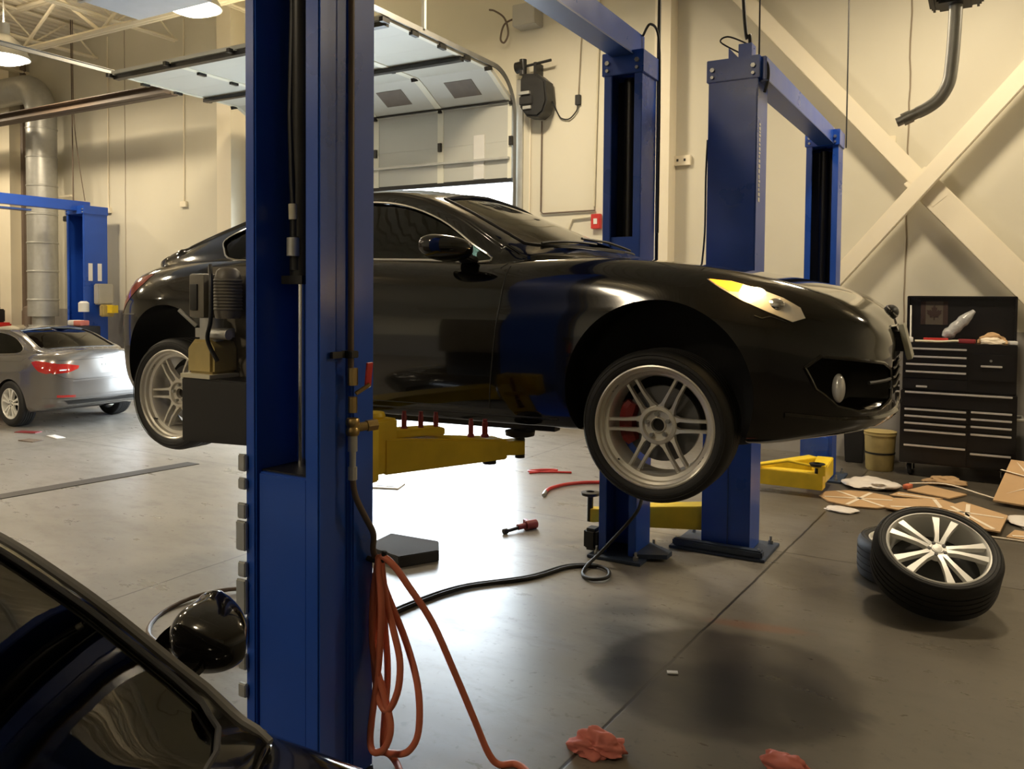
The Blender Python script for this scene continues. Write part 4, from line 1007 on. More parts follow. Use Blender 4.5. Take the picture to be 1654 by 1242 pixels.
INT = lambda s: [(s*.778, .462), (s*.745, .508), (s*.64, .490), (s*.50, .472), (s*.42, .442), (s*.40, .38), (s*.42, .315), (s*.52, .278), (s*.62, .274), (s*.70, .302), (s*.755, .375)]
COUPE['pockets'] = [(INT(s), lambda y: .46 + (.775 - abs(y))/.375*.28) for s in (-1, 1)] + [([(-.36, .47), (.36, .47), (.385, .40), (.34, .33), (-.34, .33), (-.385, .40)], lambda y: .80), ([(-.27, .615), (.27, .615), (.22, .565), (-.22, .565)], lambda y: .81)]
CM = car_matrix((-1.2144, 4.0667, 1.03), 2.9, .7, .97)
coupe = thing('sports_coupe', 'black two-door coupe raised on the blue lift with its amber front lamp lit', 'car', mtx=CM)
CP = make_car(COUPE, coupe, M['black_paint'])
def dec(bvh, poly, mode, side, name, m, parent, off=.004, th=.01, step=.03): return emit_mesh(patch(bvh, poly, mode, side, off, th, step), name, m, parent, 60)
def coupe_wheels(P, root, drop=.13):
    for (x, zc) in ((0, .33), (-2.90, .325)):
        for s in (-1, 1):
            c = (x, s*.905, zc - drop)
            wheel_car(root, c, s, 'twin6')
            mb = MB(); mb.lathe([(.05, -.13), (.165, -.13), (.165, -.155), (.05, -.155)], c, (0, s, 0), 48); mb.build('brake_disc', M['disc'], root, local=True)
            sx = -1 if x == 0 else 1
            mb = MB(); th = np.linspace(2.55, 3.75, 9) if sx < 0 else np.linspace(-.5, .5, 7)
            pr = [Vector((x + math.cos(a)*.155, s*(.905 - .125), c[2] + math.sin(a)*.155)) for a in th]
            mb.tube(pr, [.028] + [.04]*(len(pr)-2) + [.028], 8); mb.build('brake_caliper', M['caliper'], root, local=True)
            MB().cyl((x, s*.78, c[2]), (x, s*.30, c[2] + .03), .05, 14).build('axle_hub', M['grease'], root, local=True)
    for x in (0, -2.9):
        MB().cyl((x, -.4, .24), (x, .4, .24), .05, 10).build('subframe', M['grease'], root, local=True)
coupe_wheels(CP, coupe)
M["amber_off"] = mat("amber_lens", (.5, .2, .03), .2)
# lamps, intakes and badges on the nose
for s in (-1, 1):
    B = CP['bvh']
    outer = [(.205, .822), (.30, .812), (.40, .782), (.50, .742), (.565, .702), (.585, .660), (.54, .645), (.44, .690), (.34, .738), (.26, .785)]
    hl = dec(B, outer, 'side', s, 'headlamp', M['clear_lens'], CP['root'], .003, .012, .03)
    amb = [(.215, .820), (.30, .809), (.345, .796), (.335, .768), (.30, .770), (.245, .800)]
    lit = s < 0
    dec(B, amb, 'side', s, 'indicator_lens', M['amber_lit'] if lit else M['amber_off'], hl, .006, .006, .03)
    if lit:
        p, n = project(B, (.375, .768), 'side', s); mb = MB(); mb.sphere(p + n*.001, .024, 10, (2.6, .4, .85)); mb.build('lit_bulb', M['bulb_lit'], hl, local=True)
        L = bpy.data.lights.new('indicator_light', 'POINT'); L.energy = 2.0; L.color = (1, .62, .22); L.shadow_soft_size = .03
        lo = bpy.data.objects.new('indicator_light', L); COL.objects.link(lo); lo.location = CM @ (p + n*.07)
    p, n = project(B, (.475, .715), 'side', s); mb = MB(); mb.sphere(p - n*.005, .036, 10, (1.1, .5, .8)); mb.build('projector_lens', M['chrome'], hl, local=True)
    seam(B, outer + [outer[0]], 'side', s, .003).build('headlamp_edge', M['dark'], hl, local=True)
B = CP['bvh']
# side intakes, fog lamps, grilles, lip, badge, plate
for s in (-1, 1):
    intake = INT(s); o = CP['bump']
    seam(B, intake + [intake[0]], 'front', 1, .008).build('intake_edge', M['black_paint'], o, local=True)
    p, n = project(B, (s*.695, .375), 'front'); mb = MB(); mb.sphere(p - n*.022, .052, 12, (.5, .8, 1.15)); mb.build('fog_lamp', M['clear_lens'], o, local=True)
    mb = seam(B, [(s*.42, .40), (s*.60, .395)], 'front', 1, .008); mb.build('intake_slat', M['dark'], o, local=True)
low = [(-.36, .47), (.36, .47), (.40, .40), (.34, .33), (-.34, .33), (-.40, .40)]
o = CP['bump']
for z in (.36, .40, .44): seam(B, [(-.36, z), (.36, z)], 'front', 1, .006).build('grille_slat', M['dark'], o, local=True)
up = [(-.27, .615), (.27, .615), (.22, .565), (-.22, .565)]
seam(B, [(-.27, .617), (.27, .617)], 'front', 1, .006).build('grille_trim', M['chrome'], o, local=True)
seam(B, [(-.80, .268), (-.70, .248), (-.5, .240), (-.25, .244), (0, .246), (.25, .244), (.5, .240), (.70, .248), (.80, .268)], 'front', 1, .014).build('bumper_lip', M['black_paint'], CP['bump'], local=True)
p, n = project(B, (0, .675), 'front')
mb = MB()
for a0 in np.linspace(0, 2*math.pi, 25)[:-1]: pass
t = n.cross(Vector((0, 1, 0))).normalized(); yy = Vector((0, 1, 0))
mb.tube([p + n*.010 + yy*.062*math.cos(a) + t*.030*math.sin(a) for a in np.linspace(0, 2*math.pi, 25)[:-1]], .006, 8, closed=True)
mb.tube([p + n*.012 + yy*q for q in (-.03, .03)], .005, 6); mb.tube([p + n*.012 - yy*.035 + t*.02, p + n*.012 - yy*.02 - t*.024], .005, 6); mb.tube([p + n*.012 + yy*.02 + t*.024, p + n*.012 + yy*.035 - t*.02], .005, 6)
bd = MB(); bd.sphere(p + n*.004, .07, 10, (.5, 1.0, .5)); bo = bd.build('badge_base', M['dark'], CP['hood'], local=True); mb.build('badge', M['chrome'], bo, local=True)
mb = MB(); mb.box((.935, 0, .545), (.024, .32, .16), (0, -14, 0), .004); po = mb.build('licence_plate', M['plate'], CP['root'], local=True)
mb = MB(); mb.box((.905, 0, .545), (.05, .22, .09)); mb.build('plate_holder', M['dark'], po, local=True)
# rear lamps, boot lip, rear glass details
for s in (-1, 1):
    tl = [(-3.14, .900), (-3.26, .888), (-3.36, .880), (-3.44, .868), (-3.50, .80), (-3.53, .70), (-3.48, .64), (-3.385, .70), (-3.29, .775), (-3.19, .845)]
    t_ = dec(B, tl, 'side', s, 'tail_lamp', M['lamp_red'], CP['root'], .003, .012, .03)
    seam(B, tl + [tl[0]], 'side', s, .003).build('tail_lamp_edge', M['dark'], t_, local=True)
    seam(B, [(-3.22, .66), (-3.30, .66), (-3.42, .66), (-3.53, .66)], 'side', s, .003).build('bumper_gap', M['dark'], CP['rb'], local=True)
    seam(B, [(.40, .672), (.43, .66), (.46, .668), (.52, .645)], 'side', s, .003).build('bumper_gap', M['dark'], CP['bump'], local=True)
    seam(B, [(-.45, .20), (-1.2, .205), (-2.4, .205)], 'side', s, .006).build('sill_trim', M['dark'], CP['shell'], local=True)
    seam(B, [(-.76, .885), (-.72, .93)], 'side', s, .003).build('wing_gap', M['dark'], CP['shell'], local=True)
MB().bb(-3.592, -3.575, -.27, .27, .60, .74).build('rear_plate', M['plate'], CP['root'], local=True)
# wipers on the cowl
for y0, y1 in ((.30, -.25), (-.25, -.62)):
    mb = MB(); pts = []
    for t in np.linspace(0, 1, 8):
        y = y0 + (y1-y0)*t; x = -.50 - .08*t - .18*abs(y)**2
        h = CP['cab'].ray_cast(Vector((x, y, 3)), Vector((0, 0, -1)))[0]; pts.append(h + Vector((0, 0, .014)))
    mb.tube(pts, .007, 6); mb.build('wiper', M['dark'], coupe, local=True)
# stuck paper tag on the rear near tyre
mb = MB(); mb.box((-2.90 + .235, -.917, .325 - .13 - .185), (.035, .003, .07), (0, 25, 0)); mb.build('tyre_sticker', M['teal'], coupe, local=True)
# underbody and sill rails seen below the doors
mb = MB(); mb.bb(-2.5, -.5, -.80, -.74, .13, .165); mb.build('sill_rail', M['dark'], coupe, local=True)
# ---------------------------------------------------------------- tool storage by the wall
def drawer(parent, u0, u1, z0, z1, v, m=None, hz=None, hu=None):
    mb = MB(); mb.bb(u0, u1, v - .018, v + .02, z0, z1); o = mb.build('drawer', M['black_enamel'], parent, bev=.004)
    hz = z1 - .012 if hz is None else hz; a, b_ = hu or (u0 + .01, u1 - .01)
    hb = MB(); hb.bb(a, b_, v - .034, v - .016, hz - .008, hz + .010); hb.build('handle', M['handle'], o, bev=.003)
    return o
TX0, TX1, TV0, TV1 = -.735, .265, 9.08, 9.57
cab = thing('tool_cabinet', 'black roller tool cabinet on castors under the tool chest', 'tool cabinet', (-.235, 9.36, 0))
MB().bb(TX0, TX1, TV0, TV1, .13, .86).build('carcass', M['black_enamel'], cab, bev=.008)
drawer(cab, TX0 + .03, TX1 - .03, .70, .855, TV0, hz=.842)
zl = [.69, .62, .555, .485, .345, .15]; xm = -.135
for a, b_, h in [(.625, .692, .672), (.56, .62, .604), (.49, .553, .533), (.33, .483, .458), (.15, .325, .312)]: drawer(cab, TX0 + .03, xm - .01, a, b_, TV0, hz=h)
for a, b_, h in [(.625, .692, .68), (.56, .62, .612), (.49, .553, .54), (.30, .483, .465), (.15, .295, .276)]: drawer(cab, xm + .01, TX1 - .03, a, b_, TV0, hz=h)
for u in (TX0 + .09, TX1 - .09):
    for v in (TV0 + .08, TV1 - .1):
        mb = MB(); mb.lathe([(.02, -.02), (.055, -.018), (.06, -.01), (.06, .01), (.055, .018), (.02, .02)], (u, v, .062), (1, 0, .2), 24); o = mb.build('castor', M['rubber'], cab)
        mb = MB(); mb.bb(u - .03, u - .024, v - .03, v + .03, .06, .135); mb.bb(u + .024, u + .03, v - .03, v + .03, .06, .135); mb.bb(u - .04, u + .04, v - .04, v + .04, .122, .135); mb.build('castor_fork', M['galv'], o)
mb = MB(); mb.tube([(TX1 + .0, TV0 + .1, .62), (TX1 + .05, TV0 + .1, .62), (TX1 + .05, TV1 - .1, .62), (TX1, TV1 - .1, .62)], .014, 8); mb.build('side_handle', M['galv'], cab)
chest = thing('tool_chest', 'black tool chest with raised lid on top of the roller cabinet', 'tool chest', (-.235, 9.38, .86))
MB().bb(TX0 + .01, TX1 - .01, TV0 + .03, TV1 - .01, .862, 1.335).build('carcass', M['black_enamel'], chest, bev=.006)
for a, b_, h in [(1.215, 1.29, 1.275), (1.14, 1.208, 1.196), (1.065, 1.133, 1.12), (.985, 1.058, 1.045)]: drawer(chest, TX0 + .03, -.155, a, b_, TV0 + .03, hz=h)
drawer(chest, TX0 + .03, -.155, .875, .978, TV0 + .03, hz=.90, hu=(-.60, -.50))
drawer(chest, -.115, TX1 - .03, .985, 1.24, TV0 + .03, hz=1.125, hu=(-.045, .135))
MB().cyl((.04, TV0 + .005, 1.18), (.04, TV0 + .03, 1.18), .012, 12).build('lock', M['steel'], chest)
mb = MB(); mb.bb(TX0 + .01, TX1 - .01, TV1 - .05, TV1 - .03, 1.31, 1.80); mb.bb(TX0 + .01, TX0 + .03, TV1 - .10, TV1 - .03, 1.31, 1.80); mb.bb(TX1 - .03, TX1 - .01, TV1 - .10, TV1 - .03, 1.31, 1.80); mb.bb(TX0 + .01, TX1 - .01, TV1 - .10, TV1 - .03, 1.78, 1.80)
lid = mb.build('lid', M['black_enamel'], chest, bev=.006)
mb = MB(); mb.tube([(TX0 + .06, TV0 + .25, 1.33), (TX0 + .045, TV1 - .09, 1.70)], .009, 8); mb.build('gas_strut', M['galv'], lid)
# faded maple leaf flag stuck inside the lid
fu, fv, fz = -.475, TV1 - .052, 1.625
fl = MB().bb(fu - .115, fu + .115, fv - .004, fv, fz - .12, fz + .12).build('flag_sticker', mat('faded_flag_field', (.075, .06, .045), .6), lid)
M['flag'] = mat('faded_flag_red', (.03, .014, .011), .6)
for s in (-1, 1): MB().bb(fu + s*.125, fu + s*.08, fv - .006, fv - .002, fz - .12, fz + .12).build('flag_bar', M['flag'], fl)
half = [(0, 1.0), (.19, .62), (.32, .70), (.25, .20), (.46, .42), (.52, .30), (.82, .36), (.70, .08), (.80, .0), (.42, -.34), (.46, -.50), (.05, -.44), (.06, -.85)]
leaf = half + [(-a, b_) for a, b_ in half[::-1] if a > 0]
MB().prism([(fu + a*.085, fv - .007, fz + b_*.085) for a, b_ in leaf], (0, .004, 0)).build('maple_leaf', M['flag'], fl)
def crumple(c, sz, m, name, seed, label, cat, group=None, amp=.35, n=4, rot=0):
    t = bmesh.new(); bmesh.ops.create_icosphere(t, subdivisions=n, radius=1); rng = random.Random(seed)
    from mathutils import noise
    off = Vector((rng.uniform(-50, 50), rng.uniform(-50, 50), rng.uniform(-50, 50)))
    for v in t.verts:
        p = v.co.copy(); d = noise.noise(p*1.1 + off)*amp*1.5 + (.35 - abs(noise.noise(p*1.9 + off)))*amp*1.1 + noise.noise(p*5 + off)*amp*.18
        q = p*(1 + d); q.z = max(q.z, -.55) + .55
        v.co = Vector((q.x*sz[0], q.y*sz[1], q.z*sz[2]*.7))
    mb = MB(); mb._merge(t, Matrix.Translation(c) @ Matrix.Rotation(R(rot), 4, 'Z'))
    return tag(mb.build(name, m, angle=60), label, cat, group)
tz = 1.337
for (u, v, w_, d_, h, m, r, nm, lab, ct) in [
    (-.44, 9.19, .22, .07, .045, 'red', 6, 'tool_pouch', 'red pouch lying on the left of the tool chest top', 'pouch'),
    (-.70, 9.16, .11, .10, .05, 'white', 12, 'paper_box', 'small white box at the left front corner of the tool chest', 'box'),
    (-.17, 9.22, .15, .09, .04, 'darkred', -8, 'rag_pack', 'dark red pack in the middle of the tool chest top', 'pack'),
    (.215, 9.20, .07, .08, .035, 'white', 14, 'carton', 'small white carton at the right end of the tool chest top', 'box')]:
    mb = MB(); mb.box((u, v, tz + h/2), (w_, d_, h), (0, 0, r), .008); tag(mb.build(nm, M[m]), lab, ct)
mb = MB(); mb.tube(smoothpts([(-.62, 9.13, tz + .012), (-.52, 9.12, tz + .014), (-.40, 9.13, tz + .012), (-.28, 9.17, tz + .02), (-.24, 9.18, tz + .02)], 6), [.012]*25, 8); tag(mb.build('yellow_cable', M['label']), 'pale yellow cable lying along the front edge of the tool chest', 'cable')
crumple((.05, 9.29, tz), (.11, .07, .09), M['card'], 'work_glove', 4, 'tan work glove heaped at the right of the tool chest top', 'glove')
crumple((.05, 9.15, tz + .001), (.10, .026, .05), M['tape'], 'folded_cloth', 9, 'cream cloth on the front right of the tool chest top', 'cloth')
t = thing('water_bottle_bag', 'clear crumpled plastic bag leaning in the open tool chest', 'bag', (-.33, 9.33, tz))
mb = MB(); ax = Vector((.30, .12, .32)).normalized(); p0 = Vector((-.37, 9.28, tz + .045)); rng = random.Random(5); rr = []
pts = [p0 + ax*k*.035 for k in range(12)]
mb.tube(pts, [.03, .055, .062, .05, .06, .055, .05, .058, .05, .042, .03, .02], 14); o = mb.build('bag_body', mat('clear_crumpled_plastic', (.34, .34, .34), .2, var=.4, scale=30, bump=.5), t)
# drum and dark bin beside the cabinet
t = thing('oil_drum', 'yellow-tan bucket on the floor left of the roller cabinet', 'bucket', (-.93, 9.25, 0))
mb = MB(); mb.lathe([(.001, .0), (.125, 0), (.135, .02), (.15, .36), (.157, .365), (.157, .385), (.148, .385), (.13, .03), (.001, .03)], (-.93, 9.25, 0), n=32, closed=False); mb.build('pail', M['reservoir'], t)
mb = MB(); mb.lathe([(.137, .17), (.146, .172), (.148, .19), (.141, .192)], (-.93, 9.25, 0), n=32); mb.build('band', M['dark'], t)
mb = MB(); mb.lathe([(.001, .385), (.155, .385), (.16, .40), (.001, .41)], (-.93, 9.25, 0), n=32, closed=False); mb.build('lid', M['reservoir'], t)
t = thing('waste_bin', 'low black bin on the floor behind the bucket', 'bin', (-1.02, 9.55, 0))
mb = MB(); mb.prism([(-1.30, 9.48, 0), (-1.12, 9.48, 0), (-1.10, 9.48, .40), (-1.32, 9.48, .40)], (0, .22, 0)); mb.build('bin_body', M['dark'], t, bev=.01)
MB().bb(-1.33, -1.09, 9.47, 9.71, .40, .425).build('bin_lid', M['rubber'], t, bev=.008)
# things right of the cabinet, half out of frame
t = thing('floor_cabinet', 'dark low cabinet standing right of the roller cabinet at the edge', 'cabinet', (.62, 9.4, 0))
MB().bb(.36, .9, 9.2, 9.7, .04, .62).build('carcass', M['black_enamel'], t, bev=.008)
drawer(t, .38, .88, .33, .60, 9.2)
MB().bb(.40, .86, 9.24, 9.66, 0, .045).build('plinth', M['dark'], t)

# ---------------------------------------------------------------- loose wheels
nrm = Vector((0.1367, -0.4769, 0.8684)).normalized()
def wheel_at(c, n, phase, label, style, group):
    n = n.normalized(); x = Vector((1, 0, 0)); x = (x - n*x.dot(n)).normalized(); z = x.cross(n)
    m = Matrix((x, n, z)).transposed().to_4x4(); m.translation = Vector(c)
    t = thing('car_wheel', label, 'wheel', mtx=m, group=group); o = wheel_car(t, (0, 0, 0), 1, style, .335, .268, .235); o.name = 'alloy_rim'; XF['alloy_rim'] = m.copy()
    return t, m
W1, m1 = wheel_at((-.2087, 5.1738, .368), nrm, .3, 'bright five double-spoke wheel with tyre, tilted and propped on another wheel', 'fan:1.05', 'loose wheels on the floor')
W2, m2 = wheel_at((-.36, 5.72, .239), Vector((0, 0, 1)), .3, 'wheel lying flat beneath the tilted bright wheel', 'fan:.2', 'loose wheels on the floor')
# dark polished pockets behind the spokes of the upper wheel
mb = MB(); mb.lathe([(.06, -.055), (.238, -.16), (.238, -.165), (.06, -.06)], (0, 0, 0), (0, 1, 0), 48); mb.build('wheel_back', M['rim_dark'], W1, local=True)
mb = MB(); mb.lathe([(.06, -.055), (.238, -.16), (.238, -.165), (.06, -.06)], (0, 0, 0), (0, 1, 0), 48); mb.build('wheel_back', M['rim_dark'], W2, local=True)

# ---------------------------------------------------------------- cardboard and wrap
def sheet(pts, th, m, name, label, cat, straps=(), z0=.002, group=None):
    """flat board: pts (x, y, z of its underside)"""
    mb = MB(); mb.prism([(p[0], p[1], z0 + p[2]) for p in pts], (0, 0, th)); o = tag(mb.build(name, m, smooth=False), label, cat, group)
    for a, b_ in straps:
        sb = MB(); a, b_ = Vector(a), Vector(b_); d = (b_ - a); n = Vector((-d.y, d.x, 0)).normalized()*.016; up = Vector((0, 0, th + z0 + .0012))
        sb.prism([a - n + up, a + n + up, b_ + n + up, b_ - n + up], (0, 0, .0015)); sb.build('strapping_tape', M['tape'], o)
    return o
def ngon(cx, cy, r, n, ph=0, sq=1.0, rng=None, z=0):
    return [(cx + r*math.cos(ph + 2*math.pi*i/n)*(1 + (rng.uniform(-.06, .06) if rng else 0)), cy + sq*r*math.sin(ph + 2*math.pi*i/n), z) for i in range(n)]
rg = random.Random(2)
CG = 'cardboard packing pieces on the floor'
def star(cx, cy, r, z=0, k=3, ph=.3): return [((cx + r*math.cos(ph + math.pi*i/k), cy + r*math.sin(ph + math.pi*i/k), z), (cx - r*math.cos(ph + math.pi*i/k), cy - r*math.sin(ph + math.pi*i/k), z)) for i in range(k)]
sheet(ngon(-.93, 7.72, .32, 10, .2, 1, rg), .012, M['card'], 'cardboard_disc', 'round cardboard disc with strapping, leftmost of the packing', 'cardboard', star(-.93, 7.72, .29), .004, CG)
sheet([(-.70, 7.45, 0), (-.20, 7.30, 0), (-.05, 7.75, 0), (-.30, 8.0, 0), (-.66, 7.85, 0)], .010, M['card'], 'cardboard_piece', 'cardboard piece lying behind the tilted wheel', 'cardboard', [((-.66, 7.5, 0), (-.12, 7.72, 0)), ((-.22, 7.34, 0), (-.36, 7.96, 0))], .02, CG)
sheet([(-.16, 7.12, 0), (.12, 7.05, 0), (.18, 7.62, 0), (-.14, 7.95, 0), (-.30, 7.6, 0)], .012, M['card'], 'cardboard_square', 'cardboard panel with pale straps right of the tilted wheel', 'cardboard', [((-.24, 7.55, 0), (.15, 7.5, 0)), ((-.1, 7.2, 0), (-.1, 7.85, 0)), ((-.22, 7.7, 0), (.08, 7.1, 0))], .034, CG)
sheet([(-.60, 8.30, 0), (-.25, 8.15, 0), (-.12, 8.40, 0), (-.45, 8.62, 0)], .012, M['card'], 'cardboard_flap', 'torn brown cardboard flap nearest the roller cabinet', 'cardboard', [], .006, CG)
sheet([(.08, 8.16, 0), (.62, 8.0, .0), (.80, 8.62, .26), (.22, 8.78, .26)], .014, M['card'], 'cardboard_box_side', 'large strapped cardboard side propped up at the right edge', 'cardboard', [((.12, 8.25, .03), (.72, 8.5, .22)), ((.5, 8.06, .02), (.28, 8.74, .245)), ((.14, 8.6, .19), (.72, 8.3, .12))], .03, CG)
mb = MB(); mb.prism([(.22, 8.46, 0), (.62, 8.36, 0), (.72, 8.6, 0), (.26, 8.72, 0)], (0, 0, .10)); tag(mb.build('cardboard_carton', M['card'], bev=.01), 'squat carton under the propped cardboard side', 'cardboard', CG)
crumple((-.90, 8.34, 0), (.19, .19, .07), M['film'], 'plastic_wrap', 21, 'white crumpled wrap on the floor behind the cardboard disc', 'wrap', None, .35)
crumple((-1.02, 7.25, 0), (.12, .09, .03), M['film'], 'foam_sheet_scrap', 22, 'small pale scrap in front of the cardboard disc', 'scrap', None, .3)
crumple((.46, 7.55, .004), (.22, .22, .05), M['film'], 'packing_foam', 23, 'pale crumpled packing sheet at the right edge of the floor', 'wrap', None, .3)
mb = MB(); mb.box((-.60, 8.40, .03), (.05, .10, .04), (0, 0, -20), .006); tag(mb.build('orange_box', M['orange']), 'small orange box beside the white wrap', 'box')
sheet([(-.40, 7.02, 0), (-.16, 6.98, 0), (-.12, 7.10, 0), (-.36, 7.2, 0)], .006, M['film'], 'paper_sheet', 'white paper sheet under the cardboard right behind the tilted wheel', 'paper', (), .004)
sheet([(-.72, 8.02, 0), (-.36, 8.02, 0), (-.30, 8.12, 0), (-.66, 8.2, 0)], .01, M['card'], 'cardboard_strip', 'narrow cardboard strip between disc and torn flap', 'cardboard', [((-.66, 8.1, 0), (-.36, 8.07, 0))], .004, CG)
sheet([(.16, 7.05, 0), (.60, 7.0, 0), (.66, 7.25, 0), (.22, 7.3, 0)], .01, M['card'], 'cardboard_offcut', 'cardboard offcut at the right edge nearest us', 'cardboard', [((.2, 7.1, 0), (.6, 7.2, 0))], .004, CG)
crumple((-.30, 8.80, 0), (.14, .08, .08), M['card'], 'crumpled_cardboard', 41, 'crumpled brown cardboard in front of the roller cabinet', 'cardboard', None, .45)
mb = MB(); mb.tube(smoothpts([(-.60, 8.55, .03), (-.3, 8.6, .05), (0, 8.4, .03), (.18, 8.25, .02)], 6), .007, 6); tag(mb.build('loose_strap', M['tape']), 'pale loose strap running across the cardboard', 'strap')
mb = MB(); mb.tube([(-.02, 7.02, .008), (.30, 7.0, .008)], .007, 6); tag(mb.build('strap_end', M['tape']), 'straight pale strap on the floor right of the tilted wheel', 'strap')

# ---------------------------------------------------------------- floor things
crumple((-1.25, 2.865, 0), (.085, .055, .065), M['redcloth'], 'shop_rag', 31, 'crumpled red shop rag on the floor joint at bottom centre', 'rag', 'red shop rags', .5, 5, 20)
crumple((-.60, 3.10, 0), (.075, .055, .06), M['redcloth'], 'shop_rag', 37, 'red shop rag cut by the bottom edge under the oil stain', 'rag', 'red shop rags', .5, 5, -10)
mb = MB(); mb.box((-1.234, 3.666, .004), (.05, .025, .006), (0, 0, 25)); tag(mb.build('paper_chip', M['white']), 'small white paper chip on the oil stain', 'scrap')
mb = MB(); mb.prism([(-3.58, 4.25, 0), (-3.24, 4.18, 0), (-3.10, 4.43, 0), (-3.22, 4.60, 0), (-3.62, 4.58, 0)], (0, 0, .075)); tag(mb.build('rubber_block', M['foam'], bev=.006), 'dark flat rubber block on the bright floor behind the near column', 'block')
t = thing('air_wrench', 'dark red air tool lying on the bright floor right of the rubber block', 'tool', (-2.99, 5.34, 0))
mb = MB(); mb.cyl((-2.93, 5.46, .035), (-2.97, 5.37, .035), .035, 16); mb.cyl((-2.97, 5.37, .035), (-3.0, 5.31, .032), .022, 12); mb.build('motor_housing', M['darkred'], t)
mb = MB(); mb.cyl((-2.99, 5.33, .03), (-3.04, 5.22, .02), .013, 10); mb.cyl((-3.04, 5.22, .02), (-3.055, 5.19, .02), .02, 8); mb.build('drive_shaft', M['grease'], t)
MB().box((-2.98, 5.43, .05), (.03, .10, .02), (0, 0, 60), .004).build('trigger', M['darkred'], t)
mb = MB(); mb.box((-4.76, 5.95, .006), (.30, .22, .012), (0, 0, 20), .002); o = tag(mb.build('paper_sheet', M['white']), 'white sheet with dark square on the bright floor by the near column', 'sheet')
mb = MB(); mb.box((-4.74, 5.97, .0135), (.20, .13, .003), (0, 0, 20)); mb.build('dark_print', M['dark'], o)
mb = MB()
pts = smoothpts([(-3.90, 7.12, .01), (-3.78, 7.25, .012), (-3.72, 7.38, .012), (-3.85, 7.33, .01), (-3.95, 7.2, .01), (-3.85, 7.18, .016), (-3.70, 7.28, .012), (-3.55, 7.36, .01)], 6)
mb.tube(pts, .010, 8); tag(mb.build('red_strap', M['red']), 'small tangle of red cord on the floor under the coupe', 'cord')
t = thing('red_air_hose', 'red hose end with metal tip on the floor left of the far column', 'hose', (-3.3, 6.6, 0))
mb = MB(); mb.tube(smoothpts([(-3.375, 6.47, .018), (-3.40, 6.62, .018), (-3.34, 6.85, .018), (-3.16, 7.05, .018), (-2.8, 7.2, .018), (-2.3, 7.3, .018)], 8), .016, 10); mb.build('hose_body', M['red'], t)
mb = MB(); mb.cyl((-3.375, 6.47, .018), (-3.33, 6.35, .018), .017, 12); mb.build('hose_tip', M['steel'], t)
for k, (u, v, w_, d_, r) in enumerate([(-10.4, 5.88, .30, .12, 20), (-9.78, 5.86, .32, .10, -10), (-9.78, 5.56, .26, .14, 5)]):
    mb = MB(); mb.box((u, v, .005), (w_, d_, .008), (0, 0, r), .002)
    tag(mb.build(['red_card', 'pale_card', 'brown_card'][k], M[['darkred', 'white', 'brown'][k]]), ['dark red card on the floor in front of the grey saloon', 'pale flat card on the floor in front of the grey saloon', 'brown card on the floor nearest us before the grey saloon'][k], 'card')
# black twin hose from the near column to the far column
t = thing('black_air_hose', 'black double hose crossing the floor to the lift far column with a loop', 'hose', (-2.5, 4.4, 0))
P = [(-2.75, 2.6, .012), (-2.80, 3.0, .012), (-2.80, 3.35, .012), (-2.80, 3.65, .012), (-2.70, 4.08, .012), (-2.44, 4.44, .012), (-2.33, 4.75, .012), (-2.18, 4.86, .014), (-2.05, 4.80, .02), (-2.00, 4.67, .02), (-2.07, 4.60, .016), (-2.16, 4.66, .012), (-2.20, 4.80, .02), (-2.16, 4.93, .08), (-2.09, 4.975, .17), (-2.0, 4.99, .28), (-1.95, 5.06, .37), (-1.965, 5.18, .46), (-1.98, 5.3, .52)]
mb = MB(); mb.tube(smoothpts(P, 8), .011, 10); mb.build('hose_line', M['rubber'], t)
Q = [(p[0] + .028, p[1] - .006, p[2]) for p in P[:8]]
mb = MB(); mb.tube(smoothpts(Q, 8), .011, 10); mb.build('hose_line', M['rubber'], t)
# orange hose coil hanging on the near column
t = thing('orange_air_hose', 'orange hose coiled on the near column hook and trailing over the floor', 'hose', (-1.85, 2.32, 0))
A = [(-1.905, 2.33, .80), (-1.894, 2.363, .676), (-1.803, 2.369, .498), (-1.735, 2.353, .349), (-1.712, 2.327, .209), (-1.744, 2.311, .134), (-1.817, 2.317, .101), (-1.880, 2.341, .091), (-1.895, 2.364, .197), (-1.885, 2.369, .361), (-1.885, 2.352, .537), (-1.89, 2.335, .685), (-1.875, 2.315, .800),
     (-1.855, 2.30, .753), (-1.850, 2.316, .65), (-1.818, 2.319, .546), (-1.782, 2.309, .446), (-1.779, 2.291, .346), (-1.817, 2.28, .274), (-1.863, 2.285, .319), (-1.892, 2.30, .444), (-1.896, 2.316, .572), (-1.895, 2.319, .687), (-1.880, 2.308, .802),
     (-1.865, 2.29, .78), (-1.848, 2.286, .63), (-1.859, 2.289, .458), (-1.87, 2.279, .324), (-1.877, 2.261, .172), (-1.851, 2.25, .13), (-1.805, 2.255, .155), (-1.792, 2.27, .225), (-1.83, 2.286, .313), (-1.884, 2.289, .452), (-1.893, 2.29, .6), (-1.89, 2.30, .72), (-1.868, 2.303, .810),
     (-1.82, 2.315, .79), (-1.765, 2.34, .71), (-1.70, 2.39, .58), (-1.64, 2.44, .40), (-1.585, 2.50, .20), (-1.555, 2.545, .07), (-1.53, 2.58, .016), (-1.48, 2.62, .012), (-1.40, 2.58, .012), (-1.33, 2.45, .012)]
mb = MB(); mb.tube(smoothpts(A, 7), .0125, 10); mb.build('hose_body', M['orange'], t)
mb = MB(); mb.tube(smoothpts([(-1.87, 2.30, .10), (-1.89, 2.38, .05), (-1.87, 2.40, .014), (-1.82, 2.36, .012), (-1.76, 2.30, .012)], 7), .0125, 10); mb.build('hose_tail', M['orange'], t)
